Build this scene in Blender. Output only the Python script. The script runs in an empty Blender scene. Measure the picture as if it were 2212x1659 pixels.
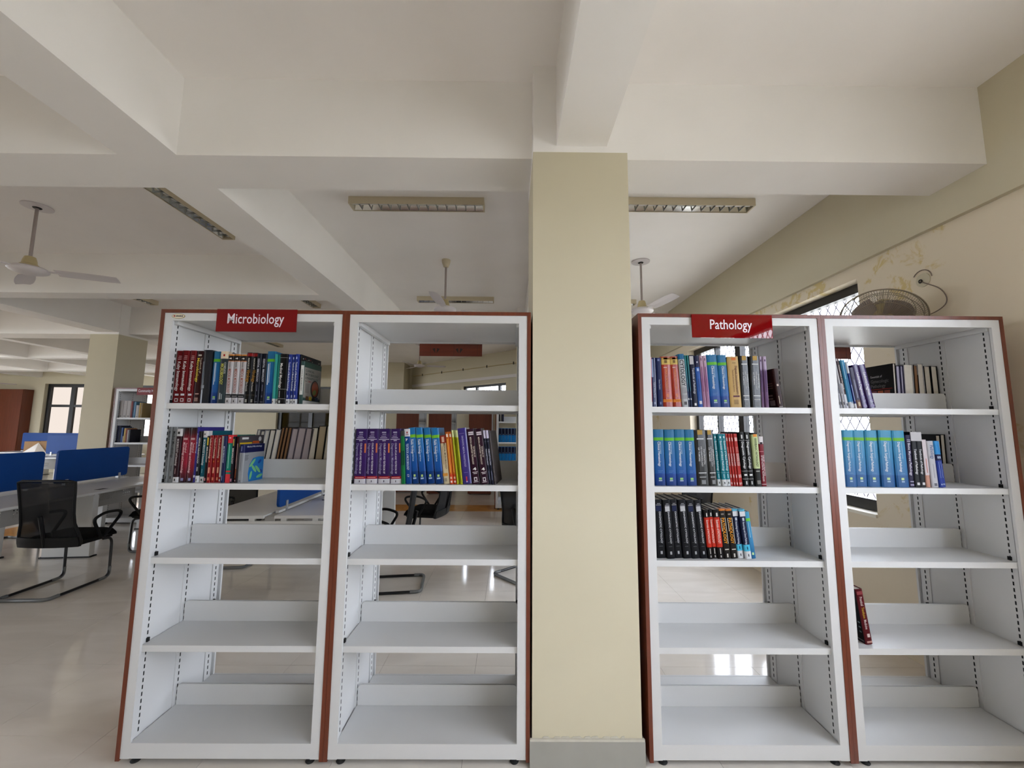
import bpy, bmesh, math, random
from mathutils import Vector, Matrix

random.seed(7)
SC = bpy.context.scene
COL = SC.collection
R = math.radians

# ------------------------------------------------------------------ camera, sky, exposure
CAM_LOC = Vector((1.7754, -1.9956, 1.5351))
YAW, PITCH, ROLL, FPX = 0.005437, 0.107616, 0.007377, 864.72
fwd = Vector((math.sin(YAW) * math.cos(PITCH), math.cos(YAW) * math.cos(PITCH), math.sin(PITCH)))
r0 = Vector((math.cos(YAW), -math.sin(YAW), 0))
u0 = r0.cross(fwd)
rt = r0 * math.cos(ROLL) + u0 * math.sin(ROLL)
up = -r0 * math.sin(ROLL) + u0 * math.cos(ROLL)
cam_data = bpy.data.cameras.new('camera')
cam_data.sensor_width = 36.0
cam_data.lens = FPX * 36.0 / 2212.0
cam_data.clip_start = 0.02
cam_data.clip_end = 200
cam = bpy.data.objects.new('camera', cam_data)
cam.matrix_world = Matrix(((rt.x, up.x, -fwd.x, CAM_LOC.x), (rt.y, up.y, -fwd.y, CAM_LOC.y),
                           (rt.z, up.z, -fwd.z, CAM_LOC.z), (0, 0, 0, 1)))
COL.objects.link(cam)
SC.camera = cam

world = bpy.data.worlds.new('overcast_sky')
SC.world = world
world.use_nodes = True
bg = world.node_tree.nodes['Background']
bg.inputs['Color'].default_value = (0.86, 0.93, 1.05, 1)
bg.inputs['Strength'].default_value = 18.0
SC.view_settings.view_transform = 'Standard'
SC.view_settings.look = 'None'
SC.view_settings.gamma = 1.0
SC.view_settings.use_curve_mapping = False
SC.view_settings.exposure = -0.18
SC.cycles.use_denoising = True
SC.cycles.max_bounces = 10
SC.cycles.diffuse_bounces = 7
SC.cycles.glossy_bounces = 4
SC.cycles.transparent_max_bounces = 24
SC.cycles.sample_clamp_indirect = 6.0
SC.cycles.caustics_reflective = False
SC.cycles.caustics_refractive = False


def portal(name, loc, normal, w, h):
    """marks a window opening so that the sky light is sampled through it"""
    ld = bpy.data.lights.new(name, 'AREA')
    ld.shape = 'RECTANGLE'
    ld.size, ld.size_y = w, h
    ld.cycles.is_portal = True
    o = bpy.data.objects.new(name, ld)
    n = Vector(normal).normalized()
    side = n.cross(Vector((0, 0, 1))).normalized()
    o.matrix_world = Matrix(((side.x, 0, -n.x, loc[0]), (side.y, 0, -n.y, loc[1]), (0, 1, -n.z, loc[2]), (0, 0, 0, 1)))
    # columns: local x = side, local y = up, local z = -normal (light shines along -z = normal)
    COL.objects.link(o)
    return o


# ------------------------------------------------------------------ materials
def lin(c):
    out = []
    for v in c[:3]:
        v = v / 255.0
        out.append(v / 12.92 if v <= 0.04045 else ((v + 0.055) / 1.055) ** 2.4)
    return (out[0], out[1], out[2], 1.0)


MATS = {}


def mat(name, rgb, rough=0.5, metal=0.0, spec=0.5, noise=0.0, nscale=6.0, bump=0.0, bscale=80.0, coat=0.0):
    if name in MATS:
        return MATS[name]
    m = bpy.data.materials.new(name)
    m.use_nodes = True
    nt = m.node_tree
    b = nt.nodes['Principled BSDF']
    b.inputs['Base Color'].default_value = lin(rgb)
    b.inputs['Roughness'].default_value = rough
    b.inputs['Metallic'].default_value = metal
    b.inputs['Specular IOR Level'].default_value = spec
    b.inputs['Coat Weight'].default_value = coat
    b.inputs['Coat Roughness'].default_value = 0.05
    if noise or bump:
        tc = nt.nodes.new('ShaderNodeTexCoord')
    if noise:
        n = nt.nodes.new('ShaderNodeTexNoise')
        n.inputs['Scale'].default_value = nscale
        n.inputs['Detail'].default_value = 5
        nt.links.new(tc.outputs['Object'], n.inputs['Vector'])
        rmp = nt.nodes.new('ShaderNodeValToRGB')
        c = lin(rgb)
        rmp.color_ramp.elements[0].position = 0.3
        rmp.color_ramp.elements[1].position = 0.7
        rmp.color_ramp.elements[0].color = (c[0] * (1 - noise), c[1] * (1 - noise), c[2] * (1 - noise * 1.2), 1)
        rmp.color_ramp.elements[1].color = (min(1, c[0] * (1 + noise)), min(1, c[1] * (1 + noise)), min(1, c[2] * (1 + noise)), 1)
        nt.links.new(n.outputs['Fac'], rmp.inputs['Fac'])
        nt.links.new(rmp.outputs['Color'], b.inputs['Base Color'])
    if bump:
        n2 = nt.nodes.new('ShaderNodeTexNoise')
        n2.inputs['Scale'].default_value = bscale
        nt.links.new(tc.outputs['Object'], n2.inputs['Vector'])
        bp = nt.nodes.new('ShaderNodeBump')
        bp.inputs['Strength'].default_value = bump
        bp.inputs['Distance'].default_value = 0.004
        nt.links.new(n2.outputs['Fac'], bp.inputs['Height'])
        nt.links.new(bp.outputs['Normal'], b.inputs['Normal'])
    MATS[name] = m
    return m


def ramp_mat(name, stops, rough=0.35, axis=2, coat=0.0):
    """printed colour that changes along the height of the thing (Generated coordinate)"""
    if name in MATS:
        return MATS[name]
    m = bpy.data.materials.new(name)
    m.use_nodes = True
    nt = m.node_tree
    b = nt.nodes['Principled BSDF']
    b.inputs['Roughness'].default_value = rough
    b.inputs['Specular IOR Level'].default_value = 0.2
    b.inputs['Coat Weight'].default_value = coat
    tc = nt.nodes.new('ShaderNodeTexCoord')
    sx = nt.nodes.new('ShaderNodeSeparateXYZ')
    nt.links.new(tc.outputs['Generated'], sx.inputs['Vector'])
    rp = nt.nodes.new('ShaderNodeValToRGB')
    els = rp.color_ramp.elements
    while len(els) < len(stops):
        els.new(0.5)
    for e, (p, c) in zip(els, stops):
        e.position = p
        e.color = lin(c)
    nt.links.new(sx.outputs[axis], rp.inputs['Fac'])
    nt.links.new(rp.outputs['Color'], b.inputs['Base Color'])
    MATS[name] = m
    return m


def wood_mat(name, dark, light, rough=0.35, axis=2, scale=1.0):
    m = bpy.data.materials.new(name)
    m.use_nodes = True
    nt = m.node_tree
    b = nt.nodes['Principled BSDF']
    b.inputs['Roughness'].default_value = rough
    tc = nt.nodes.new('ShaderNodeTexCoord')
    mp = nt.nodes.new('ShaderNodeMapping')
    s = [60 * scale, 60 * scale, 60 * scale]
    s[axis] = 2.0 * scale
    mp.inputs['Scale'].default_value = s
    nt.links.new(tc.outputs['Object'], mp.inputs['Vector'])
    n = nt.nodes.new('ShaderNodeTexNoise')
    n.inputs['Scale'].default_value = 1.0
    n.inputs['Detail'].default_value = 6
    nt.links.new(mp.outputs['Vector'], n.inputs['Vector'])
    rp = nt.nodes.new('ShaderNodeValToRGB')
    rp.color_ramp.elements[0].position = 0.35
    rp.color_ramp.elements[1].position = 0.68
    rp.color_ramp.elements[0].color = lin(dark)
    rp.color_ramp.elements[1].color = lin(light)
    nt.links.new(n.outputs['Fac'], rp.inputs['Fac'])
    nt.links.new(rp.outputs['Color'], b.inputs['Base Color'])
    MATS[name] = m
    return m


def see_through(name, rgb, fac, rough=0.6, gloss=False):
    """fac = share of light that passes straight through"""
    m = bpy.data.materials.new(name)
    m.use_nodes = True
    nt = m.node_tree
    out = nt.nodes['Material Output']
    b = nt.nodes['Principled BSDF']
    b.inputs['Base Color'].default_value = lin(rgb)
    b.inputs['Roughness'].default_value = rough
    if gloss:
        b.inputs['Metallic'].default_value = 1.0
    t = nt.nodes.new('ShaderNodeBsdfTransparent')
    mx = nt.nodes.new('ShaderNodeMixShader')
    mx.inputs['Fac'].default_value = fac
    nt.links.new(b.outputs[0], mx.inputs[1])
    nt.links.new(t.outputs[0], mx.inputs[2])
    nt.links.new(mx.outputs[0], out.inputs['Surface'])
    MATS[name] = m
    return m


def tinted(name, rgb):
    m = bpy.data.materials.new(name)
    m.use_nodes = True
    nt = m.node_tree
    out = nt.nodes['Material Output']
    b = nt.nodes['Principled BSDF']
    b.inputs['Base Color'].default_value = (0.9, 0.9, 0.9, 1)
    b.inputs['Metallic'].default_value = 1.0
    b.inputs['Roughness'].default_value = 0.03
    t = nt.nodes.new('ShaderNodeBsdfTransparent')
    t.inputs['Color'].default_value = (rgb[0], rgb[1], rgb[2], 1)
    mx = nt.nodes.new('ShaderNodeMixShader')
    mx.inputs['Fac'].default_value = 0.997
    nt.links.new(b.outputs[0], mx.inputs[1])
    nt.links.new(t.outputs[0], mx.inputs[2])
    nt.links.new(mx.outputs[0], out.inputs['Surface'])
    return m


def stained_wall(name, base, stain):
    """cream wall paint with flaked, yellowed patches"""
    m = bpy.data.materials.new(name)
    m.use_nodes = True
    nt = m.node_tree
    b = nt.nodes['Principled BSDF']
    b.inputs['Roughness'].default_value = 0.85
    tc = nt.nodes.new('ShaderNodeTexCoord')
    n1 = nt.nodes.new('ShaderNodeTexNoise')
    n1.inputs['Scale'].default_value = 7.0
    n1.inputs['Detail'].default_value = 9
    n1.inputs['Roughness'].default_value = 0.68
    n1.inputs['Distortion'].default_value = 0.6
    nt.links.new(tc.outputs['Object'], n1.inputs['Vector'])
    n2 = nt.nodes.new('ShaderNodeTexNoise')
    n2.inputs['Scale'].default_value = 1.3
    nt.links.new(tc.outputs['Object'], n2.inputs['Vector'])
    mul = nt.nodes.new('ShaderNodeMath')
    mul.operation = 'MULTIPLY'
    nt.links.new(n1.outputs['Fac'], mul.inputs[0])
    nt.links.new(n2.outputs['Fac'], mul.inputs[1])
    rp = nt.nodes.new('ShaderNodeValToRGB')
    rp.color_ramp.elements[0].position = 0.325
    rp.color_ramp.elements[1].position = 0.375
    rp.color_ramp.elements[0].color = lin(base)
    rp.color_ramp.elements[1].color = lin(stain)
    nt.links.new(mul.outputs[0], rp.inputs['Fac'])
    nt.links.new(rp.outputs['Color'], b.inputs['Base Color'])
    bp = nt.nodes.new('ShaderNodeBump')
    bp.inputs['Strength'].default_value = 0.15
    bp.inputs['Distance'].default_value = 0.004
    nt.links.new(n1.outputs['Fac'], bp.inputs['Height'])
    nt.links.new(bp.outputs['Normal'], b.inputs['Normal'])
    MATS[name] = m
    return m


def tile_mat():
    m = bpy.data.materials.new('polished_floor_tile')
    m.use_nodes = True
    nt = m.node_tree
    b = nt.nodes['Principled BSDF']
    b.inputs['Roughness'].default_value = 0.09
    b.inputs['Specular IOR Level'].default_value = 1.0
    tc = nt.nodes.new('ShaderNodeTexCoord')
    mp = nt.nodes.new('ShaderNodeMapping')
    mp.inputs['Scale'].default_value = (0.9, 3.2, 1)
    geo = nt.nodes.new('ShaderNodeNewGeometry')
    nt.links.new(geo.outputs['Position'], mp.inputs['Vector'])
    n = nt.nodes.new('ShaderNodeTexNoise')
    n.inputs['Scale'].default_value = 1.6
    n.inputs['Detail'].default_value = 8
    n.inputs['Distortion'].default_value = 0.8
    nt.links.new(mp.outputs['Vector'], n.inputs['Vector'])
    rp = nt.nodes.new('ShaderNodeValToRGB')
    rp.color_ramp.elements[0].position = 0.3
    rp.color_ramp.elements[1].position = 0.7
    rp.color_ramp.elements[0].color = lin((220, 212, 202))
    rp.color_ramp.elements[1].color = lin((234, 227, 218))
    nt.links.new(n.outputs['Fac'], rp.inputs['Fac'])
    nt.links.new(rp.outputs['Color'], b.inputs['Base Color'])
    MATS['tile'] = m
    return m


WHITE = mat('white_powder_coat', (203, 203, 203), 0.42, noise=0.015, nscale=3)
CEIL = mat('white_ceiling_paint', (238, 234, 230), 0.9, noise=0.02, nscale=2)
BEAMW = mat('white_beam_paint', (234, 231, 227), 0.9, noise=0.02, nscale=2)
CREAM = mat('cream_wall_paint', (196, 188, 164), 0.85, noise=0.03, nscale=1.5, bump=0.05, bscale=30)
CREAM2 = stained_wall('cream_paint_flaking', (218, 206, 184), (204, 184, 132))
SKIRT = mat('grey_skirting_tile', (152, 150, 144), 0.25, noise=0.03, nscale=9)
PLASTER = mat('grey_plaster_patch', (190, 186, 174), 0.9, noise=0.08, nscale=20)
LAM = wood_mat('brown_laminate', (92, 39, 18), (110, 49, 24), 0.36)
BLACK = mat('black_plastic', (16, 16, 17), 0.5, spec=0.25)
DARK = mat('slot_dark', (14, 14, 15), 0.9)
RUBBER = mat('black_rubber', (15, 15, 15), 0.7)
SIGNRED = mat('red_acrylic', (120, 6, 10), 0.02, spec=0.5)
SIGNRED2 = mat('red_vinyl', (116, 10, 13), 0.4, spec=0.2)
LETTER = mat('white_lettering', (232, 222, 230), 0.4)
TILE = tile_mat()
GROUT = mat('tile_grout', (120, 112, 104), 0.9)
ORANGE_TILE = mat('orange_border_tile', (206, 150, 84), 0.1, noise=0.18, nscale=3)
PAPER = mat('book_pages', (218, 212, 200), 0.85, noise=0.03, nscale=60)
FRAMEBLK = mat('black_window_aluminium', (22, 20, 20), 0.35)
GLASS = see_through('window_glass', (235, 240, 245), 0.93, 0.02, True)
TINT_OLIVE = tinted('olive_tinted_glass', (0.085, 0.078, 0.045))
TINT_ROSE = tinted('pale_tinted_glass', (0.26, 0.235, 0.21))
STEELGREY = mat('grille_steel', (112, 106, 128), 0.5, metal=0.2)
FANWHITE = mat('fan_enamel', (206, 200, 200), 0.35)
FANBEIGE = mat('fan_beige_plastic', (176, 160, 118), 0.45)
RODGREY = mat('fan_rod', (150, 138, 134), 0.4)
LIGHTBODY = mat('fixture_beige', (198, 186, 158), 0.4)
MIRROR = mat('fixture_mirror', (210, 210, 205), 0.12, metal=1.0)
LOUVRE = mat('louvre_aluminium', (120, 120, 116), 0.3, metal=0.9)
TUBE = mat('lamp_tube', (228, 226, 220), 0.3)
BLUE = mat('blue_screen_laminate', (4, 60, 128), 0.5, spec=0.2, noise=0.03, nscale=5)
DESK = mat('white_desk_laminate', (214, 214, 212), 0.35)
DESKGREY = mat('grey_desk_metal', (164, 162, 158), 0.45)
CLAMP = mat('clamp_grey', (190, 190, 190), 0.4, metal=0.5)
MESHBLK = see_through('black_mesh_fabric', (10, 10, 11), 0.06, 1.0)
SEATBLK = mat('black_seat_fabric', (12, 12, 13), 0.95, spec=0.15, bump=0.1, bscale=300)
TUBEBLK = mat('black_tube_steel', (22, 22, 23), 0.28)
WRAP = mat('clear_wrap_grey', (110, 112, 112), 0.25)
CARD = mat('cardboard', (150, 116, 80), 0.85, noise=0.06, nscale=8)
PLASTIC = see_through('plastic_sheet', (225, 220, 210), 0.45, 0.2)
SIGNBACK = wood_mat('sign_back_laminate', (96, 36, 18), (118, 46, 24), 0.35, axis=0)
CONDUIT = mat('conduit_beige', (178, 160, 118), 0.6)
GROUND = mat('outside_ground', (172, 168, 158), 0.95)
OUTWALL = mat('outside_building', (196, 176, 140), 0.95)
OUTWALL2 = mat('outside_building_pink', (226, 208, 196), 0.95)


# ------------------------------------------------------------------ mesh helpers
class MB:
    def __init__(s):
        s.v = []
        s.f = []

    def box(s, x0, x1, y0, y1, z0, z1):
        n = len(s.v)
        s.v += [(x0, y0, z0), (x1, y0, z0), (x1, y1, z0), (x0, y1, z0), (x0, y0, z1), (x1, y0, z1), (x1, y1, z1), (x0, y1, z1)]
        s.f += [(n, n + 3, n + 2, n + 1), (n + 4, n + 5, n + 6, n + 7), (n, n + 1, n + 5, n + 4), (n + 1, n + 2, n + 6, n + 5),
                (n + 2, n + 3, n + 7, n + 6), (n + 3, n, n + 4, n + 7)]
        return s

    def prism(s, poly, axis, a, b):
        """extrude a 2-d polygon (ccw) along an axis from a to b"""
        n = len(s.v)
        k = len(poly)

        def P(u, w, t):
            return {0: (t, u, w), 1: (u, t, w), 2: (u, w, t)}[axis]
        s.v += [P(u, w, a) for u, w in poly] + [P(u, w, b) for u, w in poly]
        s.f.append(tuple(range(n + k - 1, n - 1, -1)))
        s.f.append(tuple(range(n + k, n + 2 * k)))
        for i in range(k):
            j = (i + 1) % k
            s.f.append((n + i, n + j, n + k + j, n + k + i))
        return s

    def lathe(s, prof, cx, cy, seg=24, axis=2):
        """profile [(radius, height)], revolved round the vertical through cx, cy"""
        n = len(s.v)
        for r_, z in prof:
            for i in range(seg):
                a = 2 * math.pi * i / seg
                s.v.append((cx + r_ * math.cos(a), cy + r_ * math.sin(a), z))
        for k in range(len(prof) - 1):
            for i in range(seg):
                j = (i + 1) % seg
                s.f.append((n + k * seg + i, n + k * seg + j, n + (k + 1) * seg + j, n + (k + 1) * seg + i))
        s.f.append(tuple(n + i for i in range(seg - 1, -1, -1)))
        s.f.append(tuple(n + (len(prof) - 1) * seg + i for i in range(seg)))
        return s

    def tube(s, pts, rad, seg=8, closed=False):
        pts = [Vector(p) for p in pts]
        n = len(s.v)
        m = len(pts)
        prev = None
        for i, p in enumerate(pts):
            a = pts[i - 1] if (i > 0 or closed) else p
            b = pts[(i + 1) % m] if (i < m - 1 or closed) else p
            t = (b - a).normalized()
            if prev is None:
                ref = Vector((0, 0, 1)) if abs(t.z) < 0.9 else Vector((1, 0, 0))
                e1 = t.cross(ref).normalized()
            else:
                e1 = (prev - t * prev.dot(t)).normalized()
            prev = e1
            e2 = t.cross(e1)
            rr = rad[i] if isinstance(rad, (list, tuple)) else rad
            for k in range(seg):
                an = 2 * math.pi * k / seg
                s.v.append(tuple(p + e1 * math.cos(an) * rr + e2 * math.sin(an) * rr))
        for i in range(m if closed else m - 1):
            i2 = (i + 1) % m
            for k in range(seg):
                k2 = (k + 1) % seg
                s.f.append((n + i * seg + k, n + i * seg + k2, n + i2 * seg + k2, n + i2 * seg + k))
        if not closed:
            s.f.append(tuple(n + k for k in range(seg - 1, -1, -1)))
            s.f.append(tuple(n + (m - 1) * seg + k for k in range(seg)))
        return s

    def mesh(s, name, smooth=False):
        me = bpy.data.meshes.new(name)
        me.from_pydata(s.v, [], s.f)
        bm = bmesh.new()
        bm.from_mesh(me)
        bmesh.ops.recalc_face_normals(bm, faces=bm.faces)
        bm.to_mesh(me)
        bm.free()
        if smooth:
            for p in me.polygons:
                p.use_smooth = True
            me.set_sharp_from_angle(angle=0.7)
        me.update()
        return me

    def build(s, name, m, parent=None, smooth=False, kind=None):
        return link(name, s.mesh(name, smooth), m, parent, kind)


def link(name, me, m, parent=None, kind=None, loc=None, rot=None, scale=None):
    o = bpy.data.objects.new(name, me)
    COL.objects.link(o)
    if m is not None and me is not None:
        if len(me.materials) == 0:
            me.materials.append(m)
        elif me.materials[0] != m:
            o.material_slots[0].link = 'OBJECT'
            o.material_slots[0].material = m
    if parent:
        o.parent = parent
    if kind:
        o['kind'] = kind
    if loc is not None:
        o.location = loc
    if rot is not None:
        o.rotation_euler = rot
    if scale is not None:
        o.scale = scale
    return o


def empty(name, loc=(0, 0, 0), rot=(0, 0, 0), parent=None):
    o = bpy.data.objects.new(name, None)
    o.empty_display_size = 0.05
    o.location = loc
    o.rotation_euler = rot
    COL.objects.link(o)
    if parent:
        o.parent = parent
    return o


def tag(o, label=None, cat=None, group=None, kind=None):
    if label:
        o['label'] = label
    if cat:
        o['category'] = cat
    if group:
        o['group'] = group
    if kind:
        o['kind'] = kind
    return o


def copy_tree(o, parent=None):
    c = o.copy()
    COL.objects.link(c)
    c.parent = parent
    for ch in [x for x in o.children]:
        copy_tree(ch, c)
    return c


def struct(name, mb, m, parent=None, smooth=False):
    o = mb.build(name, m, parent, smooth)
    o['kind'] = 'structure'
    return o


TEXTS = {}


def text_mesh(txt, bold=0.0):
    """flat lettering, normalised to width 1 (x 0..1) and cap height 1 (y 0..1)"""
    key = (txt, bold)
    if key in TEXTS:
        return TEXTS[key]
    cu = bpy.data.curves.new('lettering', 'FONT')
    cu.body = txt
    cu.size = 1.0
    cu.resolution_u = 2
    cu.offset = bold
    o = bpy.data.objects.new('lettering', cu)
    COL.objects.link(o)
    dg = bpy.context.evaluated_depsgraph_get()
    me = bpy.data.meshes.new_from_object(o.evaluated_get(dg))
    bpy.data.objects.remove(o)
    bpy.data.curves.remove(cu)
    xs = [v.co.x for v in me.vertices]
    x0, x1 = min(xs), max(xs)
    for v in me.vertices:
        v.co.x = (v.co.x - x0) / (x1 - x0)
        v.co.y = v.co.y / 0.70
        v.co.z = 0
    me.name = 'lettering'
    TEXTS[key] = me
    return me


def smooth_path(pts, n=6, r=0.05):
    """round the corners of a polyline"""
    pts = [Vector(p) for p in pts]
    out = [pts[0]]
    for i in range(1, len(pts) - 1):
        a, b, c = pts[i - 1], pts[i], pts[i + 1]
        d1 = (a - b).normalized() * min(r, (a - b).length * 0.49)
        d2 = (c - b).normalized() * min(r, (c - b).length * 0.49)
        for k in range(n + 1):
            t = k / n
            out.append((b + d1) * (1 - t) ** 2 + b * 2 * t * (1 - t) + (b + d2) * t ** 2)
    out.append(pts[-1])
    return out


# ------------------------------------------------------------------ the room
ZB, ZC = 3.036, 3.508            # underside of beams, ceiling
XR, YF, XL, YN = 4.5, 11.0, -16.0, -7.0   # right wall, far wall, left wall, wall behind the viewer
OB0, OB1 = (4.5, 5.8), (-1.42, 11.0)      # slanted wall across the far right corner

# floor slab + tiles
floor = struct('floor', MB().box(XL, XR + 0.3, YN, YF + 1, -0.12, -0.004), GROUT)
TP = 0.5965
TX0, TY0 = -0.22, 0.175
tile_me = MB().box(0.0008, TP - 0.0008, 0.0008, TP - 0.0008, -0.004, 0.0).mesh('tile')
tile_me.materials.append(TILE)


def tile_seen(i, j):
    """tiles in the parts of the floor that the open racks and the left aisle show"""
    x = TX0 + (i + 0.5) * TP - CAM_LOC.x
    y = TY0 + (j + 0.5) * TP - CAM_LOC.y
    return y


cells = []
for i in range(-27, 9):
    for j in range(-13, 19):
        x, y = TX0 + i * TP, TY0 + j * TP
        if x < XL or x + TP > XR + 0.3 or y < YN or y + TP > YF + 0.4:
            continue
        d = tile_seen(i, j)
        orange = (9 <= j <= 9 and x > -5.9) or (-5.9 < x < -5.0 and j <= 9)
        dist = math.hypot(x + TP / 2 - CAM_LOC.x, d)
        infront = d > 1.35 and abs(x + TP / 2 - CAM_LOC.x) < d * 1.36 + 0.5
        cells.append((0 if infront else 1, dist, x, y, orange))
cells.sort()
rest, rest_o = MB(), MB()
for n, (hid, dist, x, y, orange) in enumerate(cells):
    if n < 290 and not hid:
        link('tile', tile_me, ORANGE_TILE if orange else TILE, floor, loc=(x, y, 0))
    else:
        (rest_o if orange else rest).box(x + 0.0008, x + TP - 0.0008, y + 0.0008, y + TP - 0.0008, -0.004, 0.0)
if rest.f:
    rest.build('tile_field', TILE, floor, kind='stuff')
if rest_o.f:
    rest_o.build('border_tile_field', ORANGE_TILE, floor, kind='stuff')
ceiling = struct('ceiling', MB().box(XL, XR + 0.3, YN, YF + 0.3, ZC, ZC + 0.15), CEIL)

YBEAMS = [(-13.6, -13.4), (-11.5, -11.3), (-9.45, -9.25), (-7.4, -7.2), (-5.0, -4.64), (-0.43, -0.10), (2.015, 2.285)]
XBEAMS = [(-4.5, -4.13), (-2.3, -2.09), (0.105, 0.42), (2.5, 2.71), (4.63, 5.0), (7.1, 7.31), (9.3, 9.6)]
COLUMNS = [(1.89, 2.395, 0.0, 0.5), (-5.09, -4.63, 4.47, 5.0), (1.89, 2.395, 4.47, 5.0), (-5.09, -4.63, -0.03, 0.5),
           (1.89, 2.395, -4.65, -4.12), (-5.09, -4.63, -4.65, -4.12)]


def ob_y(x):
    return OB0[1] + (OB0[0] - x) * (OB1[1] - OB0[1]) / (OB0[0] - OB1[0])


for (a, b) in YBEAMS:
    yend = min(YF, ob_y(b)) if b > OB1[0] else YF
    if a == -0.43:
        yend = 4.63
    cuts = sorted([(c[2], c[3]) for c in COLUMNS if c[0] <= a + 0.05 and c[1] >= b - 0.05])
    y = YN
    for (c0, c1) in cuts + [(yend, yend)]:
        if c0 - y > 0.05:
            struct('beam', MB().box(a, b, y, c0, ZB, ZC), BEAMW)
        y = c1
edges = [XL] + [v for ab in YBEAMS for v in ab] + [XR]
for (c0, c1) in XBEAMS:
    for k in range(0, len(edges), 2):
        a, b = edges[k], edges[k + 1]
        for (p0, p1, q0, q1) in COLUMNS:
            if q0 - 0.01 <= c0 and q1 + 0.01 >= c1:
                if p0 < a < p1:
                    a = p1
                if p0 < b < p1:
                    b = p0
        if c1 > 5.8 and b > OB1[0]:
            xmax = OB0[0] - (c1 - OB0[1]) * (OB0[0] - OB1[0]) / (OB1[1] - OB0[1])
            b = min(b, xmax)
        if (c0 in (2.5, -2.3) and a > -0.2) or (c0 > 6 and b > -4.6):
            continue
        if b - a > 0.05:
            struct('beam', MB().box(a, b, c0, c1, ZB, ZC), BEAMW)
# the wall head over the right-hand wall stands a little proud
struct('beam', MB().box(XR - 0.036, XR, YN, OB0[1] - 0.02, 2.825, ZC), CREAM)

for k, (x0, x1, y0, y1) in enumerate(COLUMNS):
    c = struct('column', MB().box(x0, x1, y0, y1, 0, ZB - 0.035), CREAM)
    cap = MB().box(x0, x1, y0, y1, ZB - 0.035, ZC)
    cap.build('column_head', BEAMW, c)
    sk = MB()
    for (a, b, p, q) in ((x0 - 0.011, x1 + 0.011, y0 - 0.011, y0), (x0 - 0.011, x1 + 0.011, y1, y1 + 0.011),
                         (x0 - 0.011, x0, y0, y1), (x1, x1 + 0.011, y0, y1)):
        sk.box(a, b, p, q, 0.0, 0.112)
    sk.build('skirting', SKIRT, c)
    if k == 0:
        MB().box(x0 - 0.010, x1 + 0.010, y0 - 0.010, y0 + 0.0, 0.112, 0.122).build('mortar_edge', PLASTER, c)
        pm = MB()
        rr = random.Random(3)
        for q in range(9):
            px = x0 + 0.05 + q * 0.045 + rr.uniform(-0.01, 0.01)
            w = rr.uniform(0.02, 0.05)
            pm.prism([(px, 0.122), (px + w, 0.122), (px + w * 0.8, 0.128 + rr.uniform(0, 0.004)), (px + w * 0.2, 0.129)], 1, y0 - 0.0025, y0)
        pm.build('chipped_plaster', PLASTER, c)

struct('column', MB().box(-2.05, -1.5, 10.3, YF, 0, ZC), CREAM)


# walls with openings ---------------------------------------------------------
WINS = []


def wall(name, P, Q, inward, m, openings=(), thick=0.22, height=ZC):
    """P -> Q along the inside face; openings (s0, s1, z0, z1) measured from P"""
    P, Q = Vector((P[0], P[1], 0)), Vector((Q[0], Q[1], 0))
    L = (Q - P).length
    d = (Q - P) / L
    n = Vector((inward[0], inward[1], 0)).normalized()
    mb = MB()
    s = 0.0
    for (s0, s1, z0, z1) in sorted(openings):
        mb.box(s, s0, 0, thick, 0, height)
        mb.box(s0, s1, 0, thick, 0, z0)
        mb.box(s0, s1, 0, thick, z1, height)
        s = s1
    mb.box(s, L, 0, thick, 0, height)
    o = struct(name, mb, m)
    o.matrix_world = Matrix(((d.x, -n.x, 0, P.x), (d.y, -n.y, 0, P.y), (0, 0, 1, 0), (0, 0, 0, 1)))
    for op in openings:
        WINS.append((P, d, n, op, thick))
    return o


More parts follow.
